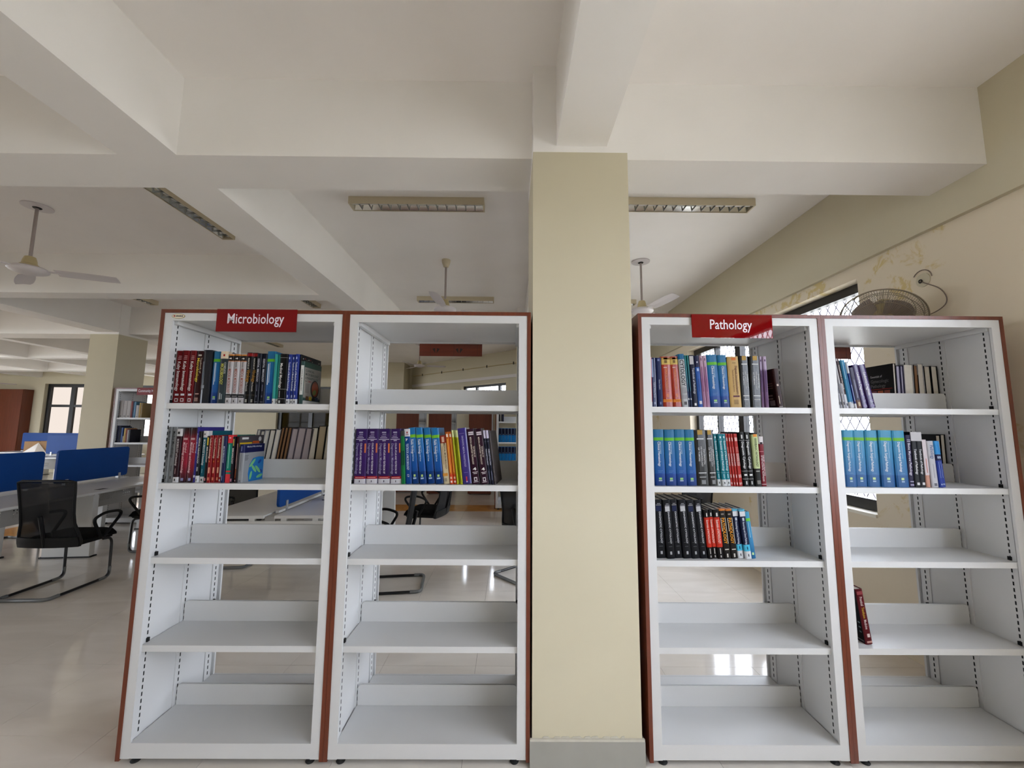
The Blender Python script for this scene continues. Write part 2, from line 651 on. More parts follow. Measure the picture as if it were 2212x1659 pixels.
def window(idx, W, mullions=(), transoms=(), grille=False, frame=0.06, sill=True, pitch=0.095, paneMat=None):
    P, d, n, (s0, s1, z0, z1), th = W
    root = empty('window_%d' % idx, (0, 0, 0))
    root.matrix_world = Matrix(((d.x, -n.x, 0, P.x + d.x * s0), (d.y, -n.y, 0, P.y + d.y * s0), (0, 0, 1, z0), (0, 0, 0, 1)))
    root['kind'] = 'structure'
    w, h = s1 - s0, z1 - z0
    a, b = th * 0.45, th * 0.45 + 0.07
    for (x0, x1, q0, q1) in ((0, w, 0, frame * 1.3), (0, w, h - frame, h), (0, frame, frame * 1.3, h - frame), (w - frame, w, frame * 1.3, h - frame)):
        MB().box(x0, x1, a, b, q0, q1).build('frame_bar', FRAMEBLK, root)
    xs = [frame]
    for (mx, mw) in mullions:
        MB().box(mx - mw / 2, mx + mw / 2, a, b, frame * 1.3, h - frame).build('mullion', FRAMEBLK, root)
        xs += [mx - mw / 2, mx + mw / 2]
    xs.append(w - frame)
    zs = [frame * 1.3]
    for (tz, tw) in transoms:
        for k in range(0, len(xs), 2):
            MB().box(xs[k], xs[k + 1], a + 0.004, b - 0.004, tz - tw / 2, tz + tw / 2).build('transom', FRAMEBLK, root)
        zs += [tz - tw / 2, tz + tw / 2]
    zs.append(h - frame)
    for k in range(0, len(xs), 2):
        for q in range(0, len(zs), 2):
            MB().box(xs[k], xs[k + 1], a + 0.03, a + 0.034, zs[q], zs[q + 1]).build('pane', paneMat or GLASS, root)
    if grille:
        g = MB()
        asp = 1.65                       # diamonds are taller than wide
        y = b + 0.03
        r_ = 0.0052
        n_ = int((w + h / asp) / pitch) + 2
        for sgn in (1, -1):
            for k in range(-n_, n_ * 2):
                # line x = k*pitch + sgn * z/asp
                xa = k * pitch
                pts = []
                z_lo, z_hi = 0.0, h
                # clip to 0..w
                t0, t1 = 0.0, h
                if sgn > 0:
                    t0 = max(t0, (0 - xa) * asp)
                    t1 = min(t1, (w - xa) * asp)
                else:
                    t0 = max(t0, (xa - w) * asp)
                    t1 = min(t1, xa * asp)
                if t1 - t0 < 0.03:
                    continue
                g.tube([(xa + sgn * t0 / asp, y, t0), (xa + sgn * t1 / asp, y, t1)], r_, 4)
        g.build('grille', STEELGREY, root, kind='stuff')
    if sill:
        MB().box(-0.0, w, -0.015, a, -0.012, 0.012).build('window_sill', mat('sill_white', (226, 222, 208), 0.5), root)
    c = P + d * ((s0 + s1) / 2) - n * (th + 0.02)
    portal('daylight_opening', (c.x, c.y, (z0 + z1) / 2), n, w, h)
    return root


# right wall: P at far end so that s grows towards the viewer
wall('wall_right', (XR, OB0[1]), (XR, YN), (-1, 0), CREAM2,
     [(OB0[1] - 4.05, OB0[1] - 1.03, 0.90, 2.72), (OB0[1] + 0.55, OB0[1] + 6.3, 0.90, 2.72)])
Lob = math.hypot(OB0[0] - OB1[0], OB0[1] - OB1[1])


def s_ob(x):
    return (x - OB1[0]) / (OB0[0] - OB1[0]) * Lob


wall('wall_slanted', OB1, OB0, (-0.66, -0.75), CREAM, [(s_ob(0.402), s_ob(1.673), 2.02, 2.69)])
wall('wall_far', (XL, YF), (OB1[0], YF), (0, -1), CREAM, [(2.72, 4.63, 0.95, 2.83), (5.6, 7.38, 0.95, 2.80), (10.25, 12.08, 0.95, 2.80)])
wall('wall_left', (XL, YN), (XL, YF), (1, 0), CREAM, [(1.0, 4.6, 0.6, 2.95), (5.6, 9.2, 0.6, 2.95), (10.2, 13.8, 0.6, 2.95)])  # unseen windows, added and made tall to brighten the left side
wall('wall_near', (XR, YN), (XL, YN), (0, 1), CREAM, [(13.5, 16.5, 0.6, 2.95), (17.0, 20.0, 0.6, 2.95)])  # unseen windows behind the viewer, put in to light the left aisle

window(1, WINS[0], [(0.62, 0.03), (1.16, 0.11), (2.05, 0.06)], [], True, 0.075)
window(2, WINS[1], [(0.8, 0.04), (1.72, 0.08), (2.6, 0.05), (3.5, 0.1), (4.6, 0.06)], [], True, 0.075)
window(3, WINS[2], [(0.50, 0.07), (1.366, 0.07)], [], True, 0.06)
window(6, WINS[3], [(0.82, 0.13)], [(1.17, 0.08)], False, 0.1, paneMat=TINT_ROSE)
window(5, WINS[4], [(0.9, 0.1)], [(1.2, 0.06)], False, 0.09)
window(4, WINS[5], [(1.05, 0.12)], [(1.25, 0.05)], False, 0.11, paneMat=TINT_OLIVE)
for k in range(6, len(WINS)):  # the added, unseen windows of the left and near walls
    window(k + 1, WINS[k], [(1.0, 0.06), (2.0, 0.06)], [(1.2, 0.05)], False, 0.07)

# soffit line, ledge and pipes on the slanted wall
dv = (Vector((OB0[0], OB0[1], 0)) - Vector((OB1[0], OB1[1], 0))).normalized()
nv = Vector((-0.66, -0.75, 0)).normalized()
led = MB().box(0.05, Lob - 0.02, -0.03, 0.0, 2.80, 2.88)
ledge = struct('trim_1', led, mat('ledge_white', (214, 208, 204), 0.7))
ledge.matrix_world = Matrix(((dv.x, -nv.x, 0, OB1[0]), (dv.y, -nv.y, 0, OB1[1]), (0, 0, 1, 0), (0, 0, 0, 1)))
pipe = empty('wall_conduit', (OB0[0], OB0[1], 0))
tag(pipe, 'thin beige conduit with saddle clips along the slanted far wall', 'conduit')
pipe.matrix_world = ledge.matrix_world.copy()
MB().tube([(0.1, -0.013, 3.16), (Lob - 0.1, -0.013, 3.16)], 0.012, 8).build('pipe', CONDUIT, pipe, True)
for q in range(8):
    MB().tube([(0.6 + q * 0.95, -0.03, 3.125), (0.6 + q * 0.95, -0.034, 3.16), (0.6 + q * 0.95, -0.03, 3.195)], 0.012, 6).build('saddle_clip', BLACK, pipe, True)

# outside: ground and the neighbouring walls that fill some of the far panes
gnd = struct('ground', MB().box(-60, 60, -60, 60, -0.6, -0.5), GROUND)
ow = MB().box(-8.6, -2.2, YF + 1.6, YF + 1.9, -0.5, 6.0).build('neighbouring_wall', OUTWALL)
tag(ow, 'shaded beige building wall outside the far window with black mullion', 'building')
ow2 = MB().box(-16.5, -11.0, YF + 6.0, YF + 6.3, -0.5, 3.2).build('neighbouring_wall', OUTWALL2)
tag(ow2, 'pale pink building wall outside the far left window', 'building')


# ------------------------------------------------------------------ book racks
W, D, H = 0.9395, 0.53, 2.12
ZS = [1.643, 1.250, 0.900, 0.504]
ZBASE = 0.092
WI = 0.050                      # inside face of the uprights


def rack_parts():
    """list of (name, mesh, material, [sub-parts], kind)"""
    P = []
    for x0, x1 in ((0, 0.018), (W - 0.018, W)):
        P.append(('side_board', MB().box(x0, x1, 0, D, 0.018, H - 0.018).mesh('side_board'), LAM, []))
    P.append(('top_board', MB().box(0, W, 0, D, H - 0.018, H).mesh('top_board'), LAM, []))
    for y0, y1 in ((0.003, 0.015), (D - 0.015, D - 0.003)):
        for x0, x1 in ((0.0185, 0.060), (W - 0.060, W - 0.0185)):
            P.append(('frame_stile', MB().box(x0, x1, y0, y1, 0.026, H - 0.0185).mesh('frame_stile'), WHITE, []))
        P.append(('top_rail', MB().box(0.060, W - 0.060, y0, y1, 2.062, H - 0.0185).mesh('top_rail'), WHITE, []))
        P.append(('base_rail', MB().box(0.060, W - 0.060, y0, y1, 0.028, ZBASE).mesh('base_rail'), WHITE, []))
    for x0, x1 in ((0.0185, WI - 0.005), (W - WI + 0.005, W - 0.0185)):
        P.append(('side_panel', MB().box(x0, x1, 0.0155, D - 0.0155, 0.03, H - 0.02).mesh('side_panel'), WHITE, []))
    for s in (0, 1):
        for yc in (0.050, 0.266, 0.480):
            x0, x1 = (WI - 0.005, WI) if s == 0 else (W - WI, W - WI + 0.005)
            up_ = MB().box(x0, x1, yc - 0.024, yc + 0.024, 0.04, 2.065).mesh('slotted_upright')
            sl = MB()
            z = 0.11
            while z < 2.04:
                xa, xb = (WI - 0.004, WI + 0.0004) if s == 0 else (W - WI - 0.0004, W - WI + 0.004)
                sl.box(xa, xb, yc - 0.0032, yc + 0.0032, z, z + 0.018)
                z += 0.0305
            P.append(('slotted_upright', up_, WHITE, [('slots', sl.mesh('slots'), DARK, 'stuff')]))
    P.append(('top_panel', MB().box(WI - 0.005, W - WI + 0.005, 0.0155, D - 0.0155, 2.072, 2.095).mesh('top_panel'), WHITE, []))
    for x0, x1 in ((WI, WI + 0.022), (W - WI - 0.022, W - WI)):
        P.append(('top_cleat', MB().box(x0, x1, 0.02, D - 0.02, 2.046, 2.0715).mesh('top_cleat'), WHITE, []))
    a, b = WI + 0.002, W - WI - 0.002
    for z in ZS + [ZBASE]:
        for rear in (0, 1):
            def yy(y):
                return y if not rear else D - y
            def bx(mb, x0, x1, y0, y1, z0, z1):
                y0, y1 = sorted((yy(y0), yy(y1)))
                return mb.box(x0, x1, y0, y1, z0, z1)
            th = 0.028
            m = MB()
            if z == ZBASE:
                bx(m, a, b, 0.0155, 0.262, z - 0.02, z - 0.0005)
            else:
                bx(m, a, b, 0.016, 0.262, z - 0.010, z)
                bx(m, a, b, 0.016, 0.030, z - th, z - 0.010)
                bx(m, a, b, 0.250, 0.262, z - th, z - 0.010)
            ya, yb = sorted((yy(0.2585), yy(0.2615)))
            r_ = 0.018
            x0, x1, z0, z1 = a + 0.004, b - 0.004, z, z + 0.100
            poly = [(x0, z0), (x1, z0), (x1, z1 - r_)] + [(x1 - r_ + r_ * math.cos(t), z1 - r_ + r_ * math.sin(t)) for t in (0.4, 0.8, 1.2)] + \
                   [(x1 - r_, z1), (x0 + r_, z1)] + [(x0 + r_ - r_ * math.sin(t), z1 - r_ + r_ * math.cos(t)) for t in (0.4, 0.8, 1.2)] + [(x0, z1 - r_)]
            subs = [('backstop', MB().prism(poly, 1, ya, yb).mesh('backstop'), WHITE, None)]
            # a few dark welds show as a broken line behind the shelf
            if z != ZBASE:
                for xx in (WI + 0.0004, W - WI - 0.0074):
                    cl = MB()
                    bx(cl, xx, xx + 0.007, 0.043, 0.057, z + 0.0005, z + 0.018)
                    subs.append(('shelf_clip', cl.mesh('shelf_clip'), BLACK, None))
            P.append(('shelf' if z != ZBASE else 'base_shelf', m.mesh('shelf'), WHITE, subs))
    for x in (0.07, W - 0.07):
        for y in (0.03, D - 0.05):
            P.append(('foot', MB().lathe([(0.019, 0.0), (0.021, 0.004), (0.012, 0.012), (0.010, 0.032)], x, y, 14).mesh('foot', True), RUBBER, []))
    return P


RACK = rack_parts()


def make_rack(loc, rotz, label, group=None, skip=()):
    t = empty('book_rack', loc, (0, 0, rotz))
    tag(t, label, 'book rack', group)
    for nm, me, m, subs in RACK:
        if nm in skip:
            continue
        o = link(nm, me, m, t)
        for sn, sm, smat, kind in subs:
            link(sn, sm, smat, o, kind)
    return t


G1 = 'white and brown book racks beside the column'
X1, X3 = 0.0, 2.4276
RK = [make_rack((X1, 0, 0), 0, 'white open book rack with brown trim under the red Microbiology sign', G1),
      make_rack((X1 + W + 0.0008, 0, 0), 0, 'white open book rack between the Microbiology rack and the cream column', G1),
      make_rack((X3, -0.0005, 0), 0, 'white open book rack with brown trim under the red Pathology sign', G1),
      make_rack((X3 + W + 0.0008, -0.0005, 0), 0, 'rightmost white book rack, its top shelf only part filled', G1)]

# maker's oval plate
pl = MB()
pl.prism([(0.0875 + 0.033 * math.cos(2 * math.pi * k / 28), 2.0845 + 0.0125 * math.sin(2 * math.pi * k / 28)) for k in range(28)], 1, 0.0012, 0.003)
plate = pl.build('maker_plate', mat('plate_gold', (150, 128, 60), 0.35, metal=0.4), RK[0])
MB().prism([(0.0875 + 0.0305 * math.cos(2 * math.pi * k / 28), 2.0845 + 0.0105 * math.sin(2 * math.pi * k / 28)) for k in range(28)], 1, 0.0008, 0.0012).build('plate_face', mat('plate_cream', (226, 218, 196), 0.4), plate)
MB().prism([(0.068 + 0.0045 * math.cos(2 * math.pi * k / 12), 2.0850 + 0.0045 * math.sin(2 * math.pi * k / 12)) for k in range(12)], 1, 0.0004, 0.0008).build('plate_dot', mat('plate_red', (150, 24, 20), 0.4), plate)
pb = MB()
for k in range(8):
    pb.box(0.0745 + k * 0.0048, 0.0780 + k * 0.0048, 0.0004, 0.0008, 2.0812, 2.0878 + (0.001 if k % 3 else 0))
pb.build('plate_marks', mat('plate_black', (40, 34, 30), 0.5), plate, kind='stuff')


def sign(loc, rot, w, h, txt, label, tx0=None, tw=None, th=None, tz=None):
    t = empty('section_sign', loc, rot)
    tag(t, label, 'sign')
    MB().box(0, w, -0.0025, 0.0025, 0, h).build('sign_board', SIGNRED if txt == 'Pathology' else SIGNRED2, t)
    if txt:
        o = link('sign_text', text_mesh(txt, 0.006), LETTER, t, loc=(tx0, -0.0031, tz), rot=(R(90), 0, 0), scale=(tw, th, 1))
    return t


sign((0.288, -0.0045, 2.005), (0, 0, 0), 0.404, 0.116, 'Microbiology', 'red Microbiology sign hung on the leftmost front rack', 0.056, 0.285, 0.052, 0.042)
sign((2.699, -0.006, 1.995), (0, R(0.35), R(-0.4)), 0.409, 0.120, 'Pathology', 'glossy red Pathology sign reflecting a grilled window', 0.092, 0.213, 0.050, 0.045)


def sign_back(x, z0, label, lo_, hi_):
    t = empty('section_sign', (x, D + 0.0045, z0))
    tag(t, label, 'sign')
    w = 0.40
    MB().box(0, w, -0.0025, 0.0025, 0, 0.116).build('sign_board', SIGNBACK, t)
    dk = mat('sign_back_print', (40, 26, 20), 0.5)
    ln = MB()
    for k in range(4):
        xx = 0.07 + k * 0.15
        if xx < w - 0.01:
            ln.box(xx - 0.0008, xx + 0.0008, -0.0029, -0.0025, 0.002, 0.114)
    ln.build('printed_line', dk, t, kind='stuff')
    for k in range(3):
        cx = 0.105 + k * 0.148
        if cx < w - 0.05:
            for s_ in (-1, 1):
                MB().prism([(cx + s_ * 0.004, 0.018), (cx + s_ * 0.024, 0.046), (cx + s_ * 0.006, 0.052)] if s_ > 0 else
                           [(cx - 0.004, 0.018), (cx - 0.006, 0.052), (cx - 0.024, 0.046)], 1, -0.0029, -0.0025).build('printed_motif', dk, t)
    return t


sign_back(1.196, 1.984, 'brown patterned back of a sign hung behind the second rack', 0, 0)
sign_back(3.570, 1.986, 'brown back of a sign hung behind the rightmost rack', 0, 0)


# ------------------------------------------------------------------ books
# one entry per kind: cover colour or ramp, bands (z0, z1, colour, x0, x1) in fractions of the spine,
# titles (text, colour, z-centre, length, x-centre, letter height as a share of the thickness), description
def c_(*v):
    return v


WH, GR, YE = (232, 228, 226), (120, 120, 122), (226, 190, 60)
BLUE_RAMP = [(0.0, (14, 52, 120)), (0.2, (16, 66, 148)), (0.22, (26, 88, 164)), (0.6, (24, 104, 164)), (1.0, (34, 112, 160))]
GREENBAND = (0.80, 0.855, (96, 176, 44), 0, 1)
LEAF = (0.105, 0.14, (150, 205, 120), 0.36, 0.64)
LEAF2 = (0.08, 0.095, (190, 205, 220), 0.34, 0.66)
ST = {
 'kuby': dict(c=(112, 12, 18), bands=[(0.145, 0.18, (206, 206, 214), 0.35, 0.85), (0.03, 0.095, (206, 196, 196), 0.35, 0.82), (0.045, 0.08, (112, 12, 18), 0.45, 0.72)] + [(0.83 + 0.03 * k, 0.84 + 0.03 * k, (196, 160, 160), 0.3 + 0.05 * k, 0.8) for k in range(3)],
      t=[('Kuby Immunology', WH, 0.51, 0.56, 0.55, 0.42)], d='dark red immunology book'),
 'textmicro': dict(c=(58, 16, 18), bands=[(0.17, 0.19, (190, 150, 140), 0.3, 0.8), (0.9, 0.93, (190, 180, 170), 0.3, 0.75), (0.04, 0.11, (150, 120, 110), 0.25, 0.75)],
      t=[('Microbiology', (232, 204, 70), 0.63, 0.46, 0.38, 0.36), ('Textbook of', (200, 180, 160), 0.72, 0.30, 0.76, 0.22)], d='maroon microbiology textbook with yellow lettering'),
 'greynavy': dict(c=(36, 40, 50), gloss=1, bands=[(0.25, 0.78, (118, 122, 130), 0.12, 0.2), (0.28, 0.34, (150, 154, 160), 0.1, 0.4)], t=[], d='thick dark grey book with rounded glossy spine'),
 'bluegreen': dict(ramp='blue', bands=[GREENBAND, LEAF, LEAF2, (0.42, 0.78, (180, 205, 225), 0.42, 0.47), (0.36, 0.78, (200, 215, 230), 0.28, 0.36)], t=[], d='blue book with a green band and pale lettering'),
 'bluegreen2': dict(ramp='blue', gloss=1, bands=[GREENBAND, LEAF, LEAF2, (0.40, 0.78, (190, 210, 225), 0.40, 0.45), (0.36, 0.76, (210, 220, 232), 0.2, 0.3)], t=[], d='glossy blue book with a green band beside thin teal books'),
 'arya': dict(c=(52, 62, 66), bands=[(0.86, 1.0, (222, 204, 176), 0, 1), (0.905, 0.945, (168, 24, 26), 0.42, 0.62), (0.08, 0.2, (190, 196, 196), 0.3, 0.42), (0.08, 0.18, (190, 196, 196), 0.55, 0.62)],
      t=[('MICROBIOLOGY', (206, 206, 90), 0.56, 0.40, 0.40, 0.40), ('COMPLETE', (196, 200, 200), 0.68, 0.22, 0.75, 0.22)], d='slate grey microbiology book with cream top panel'),
 'essmed': dict(c=(206, 202, 204), bands=[(0.86, 0.96, (30, 24, 22), 0, 1), (0.845, 0.86, (178, 106, 48), 0, 1), (0.96, 0.99, (188, 122, 52), 0, 1), (0.12, 0.19, (22, 20, 22), 0, 1), (0.03, 0.07, (40, 36, 36), 0.42, 0.55), (0.145, 0.155, (180, 176, 176), 0.1, 0.9)],
      t=[('MEDICAL MICROBIOLOGY', (150, 70, 50), 0.45, 0.48, 0.5, 0.5), ('Essentials of', (60, 50, 50), 0.765, 0.14, 0.5, 0.3), ('4', WH, 0.905, 0.03, 0.45, 1.2)], d='white medical microbiology book with black and orange bands'),
 'virol': dict(c=(16, 15, 16), bands=[(0.925, 0.985, (142, 24, 22), 0, 1), (0.03, 0.09, (160, 158, 150), 0.3, 0.6), (0.17, 0.173, (120, 110, 90), 0, 1)],
      t=[('Virology', (176, 128, 52), 0.54, 0.24, 0.55, 0.6), ('PRINCIPLES OF', (206, 200, 190), 0.78, 0.22, 0.45, 0.25), ('Flint Racaniello', (196, 190, 184), 0.33, 0.18, 0.4, 0.28)], d='black virology book with gold title'),
 'essimm': dict(c=(26, 28, 42), bands=[(0.25, 0.38, (90, 92, 110), 0.42, 0.58), (0.13, 0.17, (90, 92, 110), 0.4, 0.6), (0.03, 0.045, (110, 110, 122), 0.2, 0.8)],
      t=[('ESSENTIAL  IMMUNOLOGY', (196, 196, 206), 0.66, 0.46, 0.5, 0.42)], d='dark navy immunology book with white capitals'),
 'tealthin': dict(c=(58, 160, 150), bands=[(0.0, 0.105, (206, 206, 206), 0, 1), (0.03, 0.06, (60, 60, 60), 0.35, 0.6)], t=[], d='thin teal book with a white base'),
 'mycol': dict(c=(16, 16, 18), bands=[(0.29, 0.295, (190, 190, 190), 0, 1), (0.1, 0.105, (190, 190, 190), 0, 1), (0.92, 0.925, (190, 190, 190), 0, 1), (0.13, 0.26, (160, 160, 160), 0.22, 0.3), (0.02, 0.07, (180, 180, 180), 0.2, 0.4)],
      t=[('Medical Mycology', WH, 0.56, 0.50, 0.3, 0.32)], d='black medical mycology book beside blue parasitology books'),
 'paras': dict(c=(34, 52, 140), bands=[(0.0, 0.1, (200, 200, 204), 0, 1), (0.03, 0.06, (40, 40, 50), 0.35, 0.6), (0.90, 0.945, (170, 185, 225), 0.3, 0.55), (0.13, 0.18, (190, 200, 230), 0.4, 0.6)],
      t=[('Textbook of Medical Parasitology', (214, 220, 240), 0.55, 0.58, 0.5, 0.45)], d='royal blue parasitology book with white base'),
 'blackslim': dict(c=(20, 20, 22), depth=0.215, bands=[], t=[], d='tall black book behind the green cover at the row end'),
 'clinical': dict(c=(58, 84, 80), depth=0.185, bands=[(0.22, 0.9, (214, 214, 210), 0.1, 0.9)], t=[('CLINICAL MICROBIOLOGY', (60, 70, 66), 0.56, 0.5, 0.5, 0.35)], d='green and grey clinical microbiology book, cover facing out'),
 'greymm': dict(c=(134, 136, 138), bands=[(0.06, 0.11, (60, 60, 60), 0.4, 0.6), (0.2, 0.3, (70, 70, 72), 0.45, 0.55)], t=[('Medical Microbiology', (24, 24, 26), 0.68, 0.48, 0.5, 0.45)], d='grey medical microbiology book'),
 'maroon14': dict(c=(52, 22, 28), bands=[(0.86, 1.0, (206, 204, 204), 0, 1), (0.90, 0.945, (40, 40, 40), 0.3, 0.7), (0.0, 0.10, (206, 204, 206), 0, 1), (0.03, 0.07, (40, 40, 40), 0.4, 0.6), (0.16, 0.26, (150, 120, 120), 0.4, 0.5)],
      t=[('MICROBIOLOGY and Immunology', (206, 196, 196), 0.56, 0.50, 0.5, 0.4)], d='maroon microbiology book with white top and base'),
 'redgrad': dict(ramp='redgrad', bands=[(0.78, 0.79, (230, 200, 200), 0.25, 0.8), (0.80, 0.81, (230, 200, 200), 0.25, 0.8), (0.03, 0.08, (140, 140, 180), 0.35, 0.7)],
      t=[('Microbiology and Immunology', (232, 190, 196), 0.45, 0.56, 0.42, 0.28), ('Textbook of', (232, 190, 196), 0.63, 0.18, 0.72, 0.25)], d='crimson microbiology book shading to black at top and bottom'),
 'purpthin': dict(c=(50, 44, 130), bands=[(0.09, 0.13, (200, 200, 220), 0.2, 0.8)], t=[('Practical Microbiology', (190, 190, 225), 0.7, 0.36, 0.5, 0.5)], d='slim violet practical microbiology book'),
 'medpar': dict(c=(20, 20, 24), bands=[(0.0, 0.13, (206, 206, 208), 0, 1), (0.03, 0.07, (40, 40, 40), 0.4, 0.6), (0.22, 0.3, (150, 150, 150), 0.3, 0.7)], t=[('MEDICAL PARASITOLOGY', (220, 220, 220), 0.62, 0.5, 0.5, 0.5)], d='black medical parasitology book with white base'),
 'tealwhite': dict(c=(16, 92, 110), bands=[(0.87, 1.0, (208, 206, 206), 0, 1), (0.92, 0.95, (90, 90, 90), 0.3, 0.55), (0.0, 0.11, (208, 206, 206), 0, 1), (0.03, 0.07, (40, 40, 40), 0.4, 0.6), (0.18, 0.26, (120, 170, 180), 0.4, 0.5)],
      t=[('MICROBIOLOGY & Immunology', (220, 224, 226), 0.58, 0.5, 0.5, 0.42)], d='teal microbiology book with white top and base'),
 'blackyel': dict(c=(26, 20, 24), bands=[(0.80, 0.97, (206, 176, 60), 0.25, 0.75), (0.04, 0.1, (190, 120, 130), 0.3, 0.7)], t=[('IMMUNOLOGY', (220, 216, 214), 0.60, 0.34, 0.5, 0.5)], d='slim black immunology book with yellow lettering at top'),
 'redhand': dict(c=(142, 16, 20), bands=[(0.05, 0.11, (206, 120, 90), 0.35, 0.75), (0.2, 0.32, (222, 160, 130), 0.4, 0.75), (0.43, 0.46, (196, 120, 50), 0.4, 0.6)], t=[('Textbook of Immunology', (226, 190, 170), 0.73, 0.44, 0.5, 0.5)], d='bright red immunology book'),
 'whitethin': dict(c=(200, 196, 190), bands=[(0.0, 0.12, (140, 30, 34), 0, 1), (0.03, 0.07, (210, 210, 210), 0.3, 0.7), (0.2, 0.95, (150, 140, 136), 0.46, 0.54)], t=[], d='slim off-white book with red base'),
 'navymicro': dict(c=(24, 34, 78), bands=[(0.05, 0.15, (130, 140, 180), 0.42, 0.55)], t=[('MICROBIOLOGY', (196, 200, 220), 0.6, 0.36, 0.5, 0.45)], d='navy microbiology book beside the green one'),
 'tealred': dict(c=(18, 128, 108), bands=[(0.83, 1.0, (216, 48, 54), 0, 1), (0.93, 0.95, (240, 220, 220), 0.35, 0.65), (0.0, 0.18, (216, 56, 66), 0, 1), (0.22, 0.25, (206, 40, 48), 0, 1), (0.3, 0.8, (140, 210, 195), 0.44, 0.54)], t=[], d='green book with red top and base'),
 'blackimm': dict(c=(24, 22, 34), bands=[(0.03, 0.09, (190, 120, 140), 0.25, 0.75), (0.8, 0.95, (200, 176, 70), 0.35, 0.65)], t=[('IMMUNOLOGY', (226, 220, 220), 0.58, 0.34, 0.5, 0.55)], d='slim black immunology book right of the green one'),
 'maroonthin': dict(c=(72, 16, 24), bands=[(0.1, 0.3, (190, 110, 50), 0.45, 0.55), (0.03, 0.06, (220, 200, 200), 0.4, 0.6), (0.3, 0.85, (220, 200, 196), 0.45, 0.56)], t=[], d='slim maroon book with gold print at its foot'),
 'picbook': dict(c=(60, 56, 58), depth=0.20, bands=[], t=[], d='colour-picture covered book behind the grey bacteria book'),
 'bacteria': dict(c=(150, 154, 160), depth=0.165, bands=[(0.78, 1.0, (24, 30, 80), 0, 1), (0.82, 0.95, (120, 126, 170), 0.42, 0.56), (0.3, 0.75, (110, 112, 118), 0.44, 0.52), (0.03, 0.07, (90, 92, 96), 0.4, 0.6)], t=[], d='small grey book with blue bacteria picture on its cover'),
 'purple': dict(ramp='purple', bands=[(0.0, 0.085, (206, 204, 210), 0, 1), (0.025, 0.06, (50, 40, 60), 0.47, 0.53), (0.087, 0.135, (150, 20, 34), 0, 1), (0.105, 0.115, (220, 160, 160), 0.15, 0.85), (0.56, 0.73, (206, 112, 70), 0.80, 0.92)] +
      [(0.925, 0.945, (176, 166, 192), 0.28, 0.62), (0.895, 0.905, (176, 166, 192), 0.32, 0.62), (0.86, 0.87, (176, 166, 192), 0.22, 0.62), (0.83, 0.842, (176, 166, 192), 0.14, 0.7), (0.80, 0.812, (190, 180, 204), 0.03, 0.86), (0.773, 0.79, (176, 166, 192), 0.32, 0.6)],
      t=[('Diagnostic Microbiology', (150, 140, 178), 0.45, 0.56, 0.22, 0.2), ('COLOR ATLAS AND TEXTBOOK OF', (220, 212, 228), 0.46, 0.56, 0.52, 0.15)], d='purple diagnostic microbiology atlas with white base'),
 'green': dict(c=(20, 120, 62), bands=[(0.9, 1.0, (60, 62, 60), 0, 1), (0.35, 0.62, (12, 66, 40), 0.1, 0.9), (0.05, 0.85, (14, 90, 50), 0.35, 0.45)], t=[], d='mottled green book between purple atlases and blue textbook'),
 'aryablue': dict(c=(12, 66, 140), bands=[(0.86, 1.0, (208, 206, 210), 0, 1), (0.915, 0.95, (150, 20, 24), 0.42, 0.62), (0.89, 0.90, (90, 30, 40), 0.3, 0.75)], t=[('TEXTBOOK of MICROBIOLOGY', (196, 210, 232), 0.49, 0.48, 0.5, 0.38), ('7', WH, 0.8, 0.04, 0.4, 0.9), ('C P', WH, 0.15, 0.05, 0.5, 0.3)], d='blue microbiology textbook with white top panel'),
 'virology': dict(ramp='blue2', bands=[(0.82, 0.875, (112, 178, 40), 0, 1), (0.0, 0.22, (10, 52, 112), 0, 1), (0.125, 0.165, (180, 210, 120), 0.32, 0.58), (0.085, 0.11, (170, 190, 215), 0.22, 0.66), (0.55, 0.80, (130, 175, 215), 0.62, 0.67)], t=[('Fields Virology', (226, 232, 240), 0.66, 0.26, 0.42, 0.32), ('DNA Viruses', (190, 210, 232), 0.46, 0.12, 0.42, 0.22)], d='bright blue virology volume with green band'),
 'creammm': dict(c=(214, 196, 160), bands=[(0.84, 1.0, (140, 44, 26), 0, 1), (0.86, 0.97, (206, 170, 150), 0.3, 0.7), (0.16, 0.22, (206, 140, 60), 0, 0.8), (0.05, 0.12, (150, 140, 120), 0.1, 0.6), (0.4, 0.78, (160, 120, 90), 0.28, 0.33)], t=[('MEDICAL MICROBIOLOGY', (50, 40, 32), 0.57, 0.54, 0.66, 0.26)], d='cream medical microbiology book with red top'),
 'orange': dict(c=(206, 100, 26), bands=[(0.9, 0.96, (232, 210, 190), 0.25, 0.75), (0.0, 0.19, (200, 64, 26), 0, 1), (0.1, 0.14, (226, 190, 160), 0.25, 0.75), (0.03, 0.065, (230, 220, 215), 0.25, 0.75), (0.22, 0.86, (232, 170, 60), 0.4, 0.6)], t=[], d='slim orange book'),
 'yellow': dict(c=(196, 196, 28), bands=[(0.87, 1.0, (206, 212, 150), 0, 1), (0.04, 0.85, (120, 120, 20), 0.42, 0.6)], t=[], d='very slim yellow-green book'),
 'indigo': dict(c=(54, 40, 128), gloss=1, bands=[(0.9, 0.905, (140, 120, 190), 0.15, 0.75), (0.05, 0.13, (190, 50, 60), 0.42, 0.56), (0.03, 0.05, (190, 180, 210), 0.42, 0.58), (0.2, 0.205, (120, 110, 180), 0.25, 0.7)], t=[('DIAGNOSTIC MEDICAL PARASITOLOGY', (170, 160, 206), 0.58, 0.56, 0.5, 0.2)], d='indigo diagnostic medical parasitology book'),
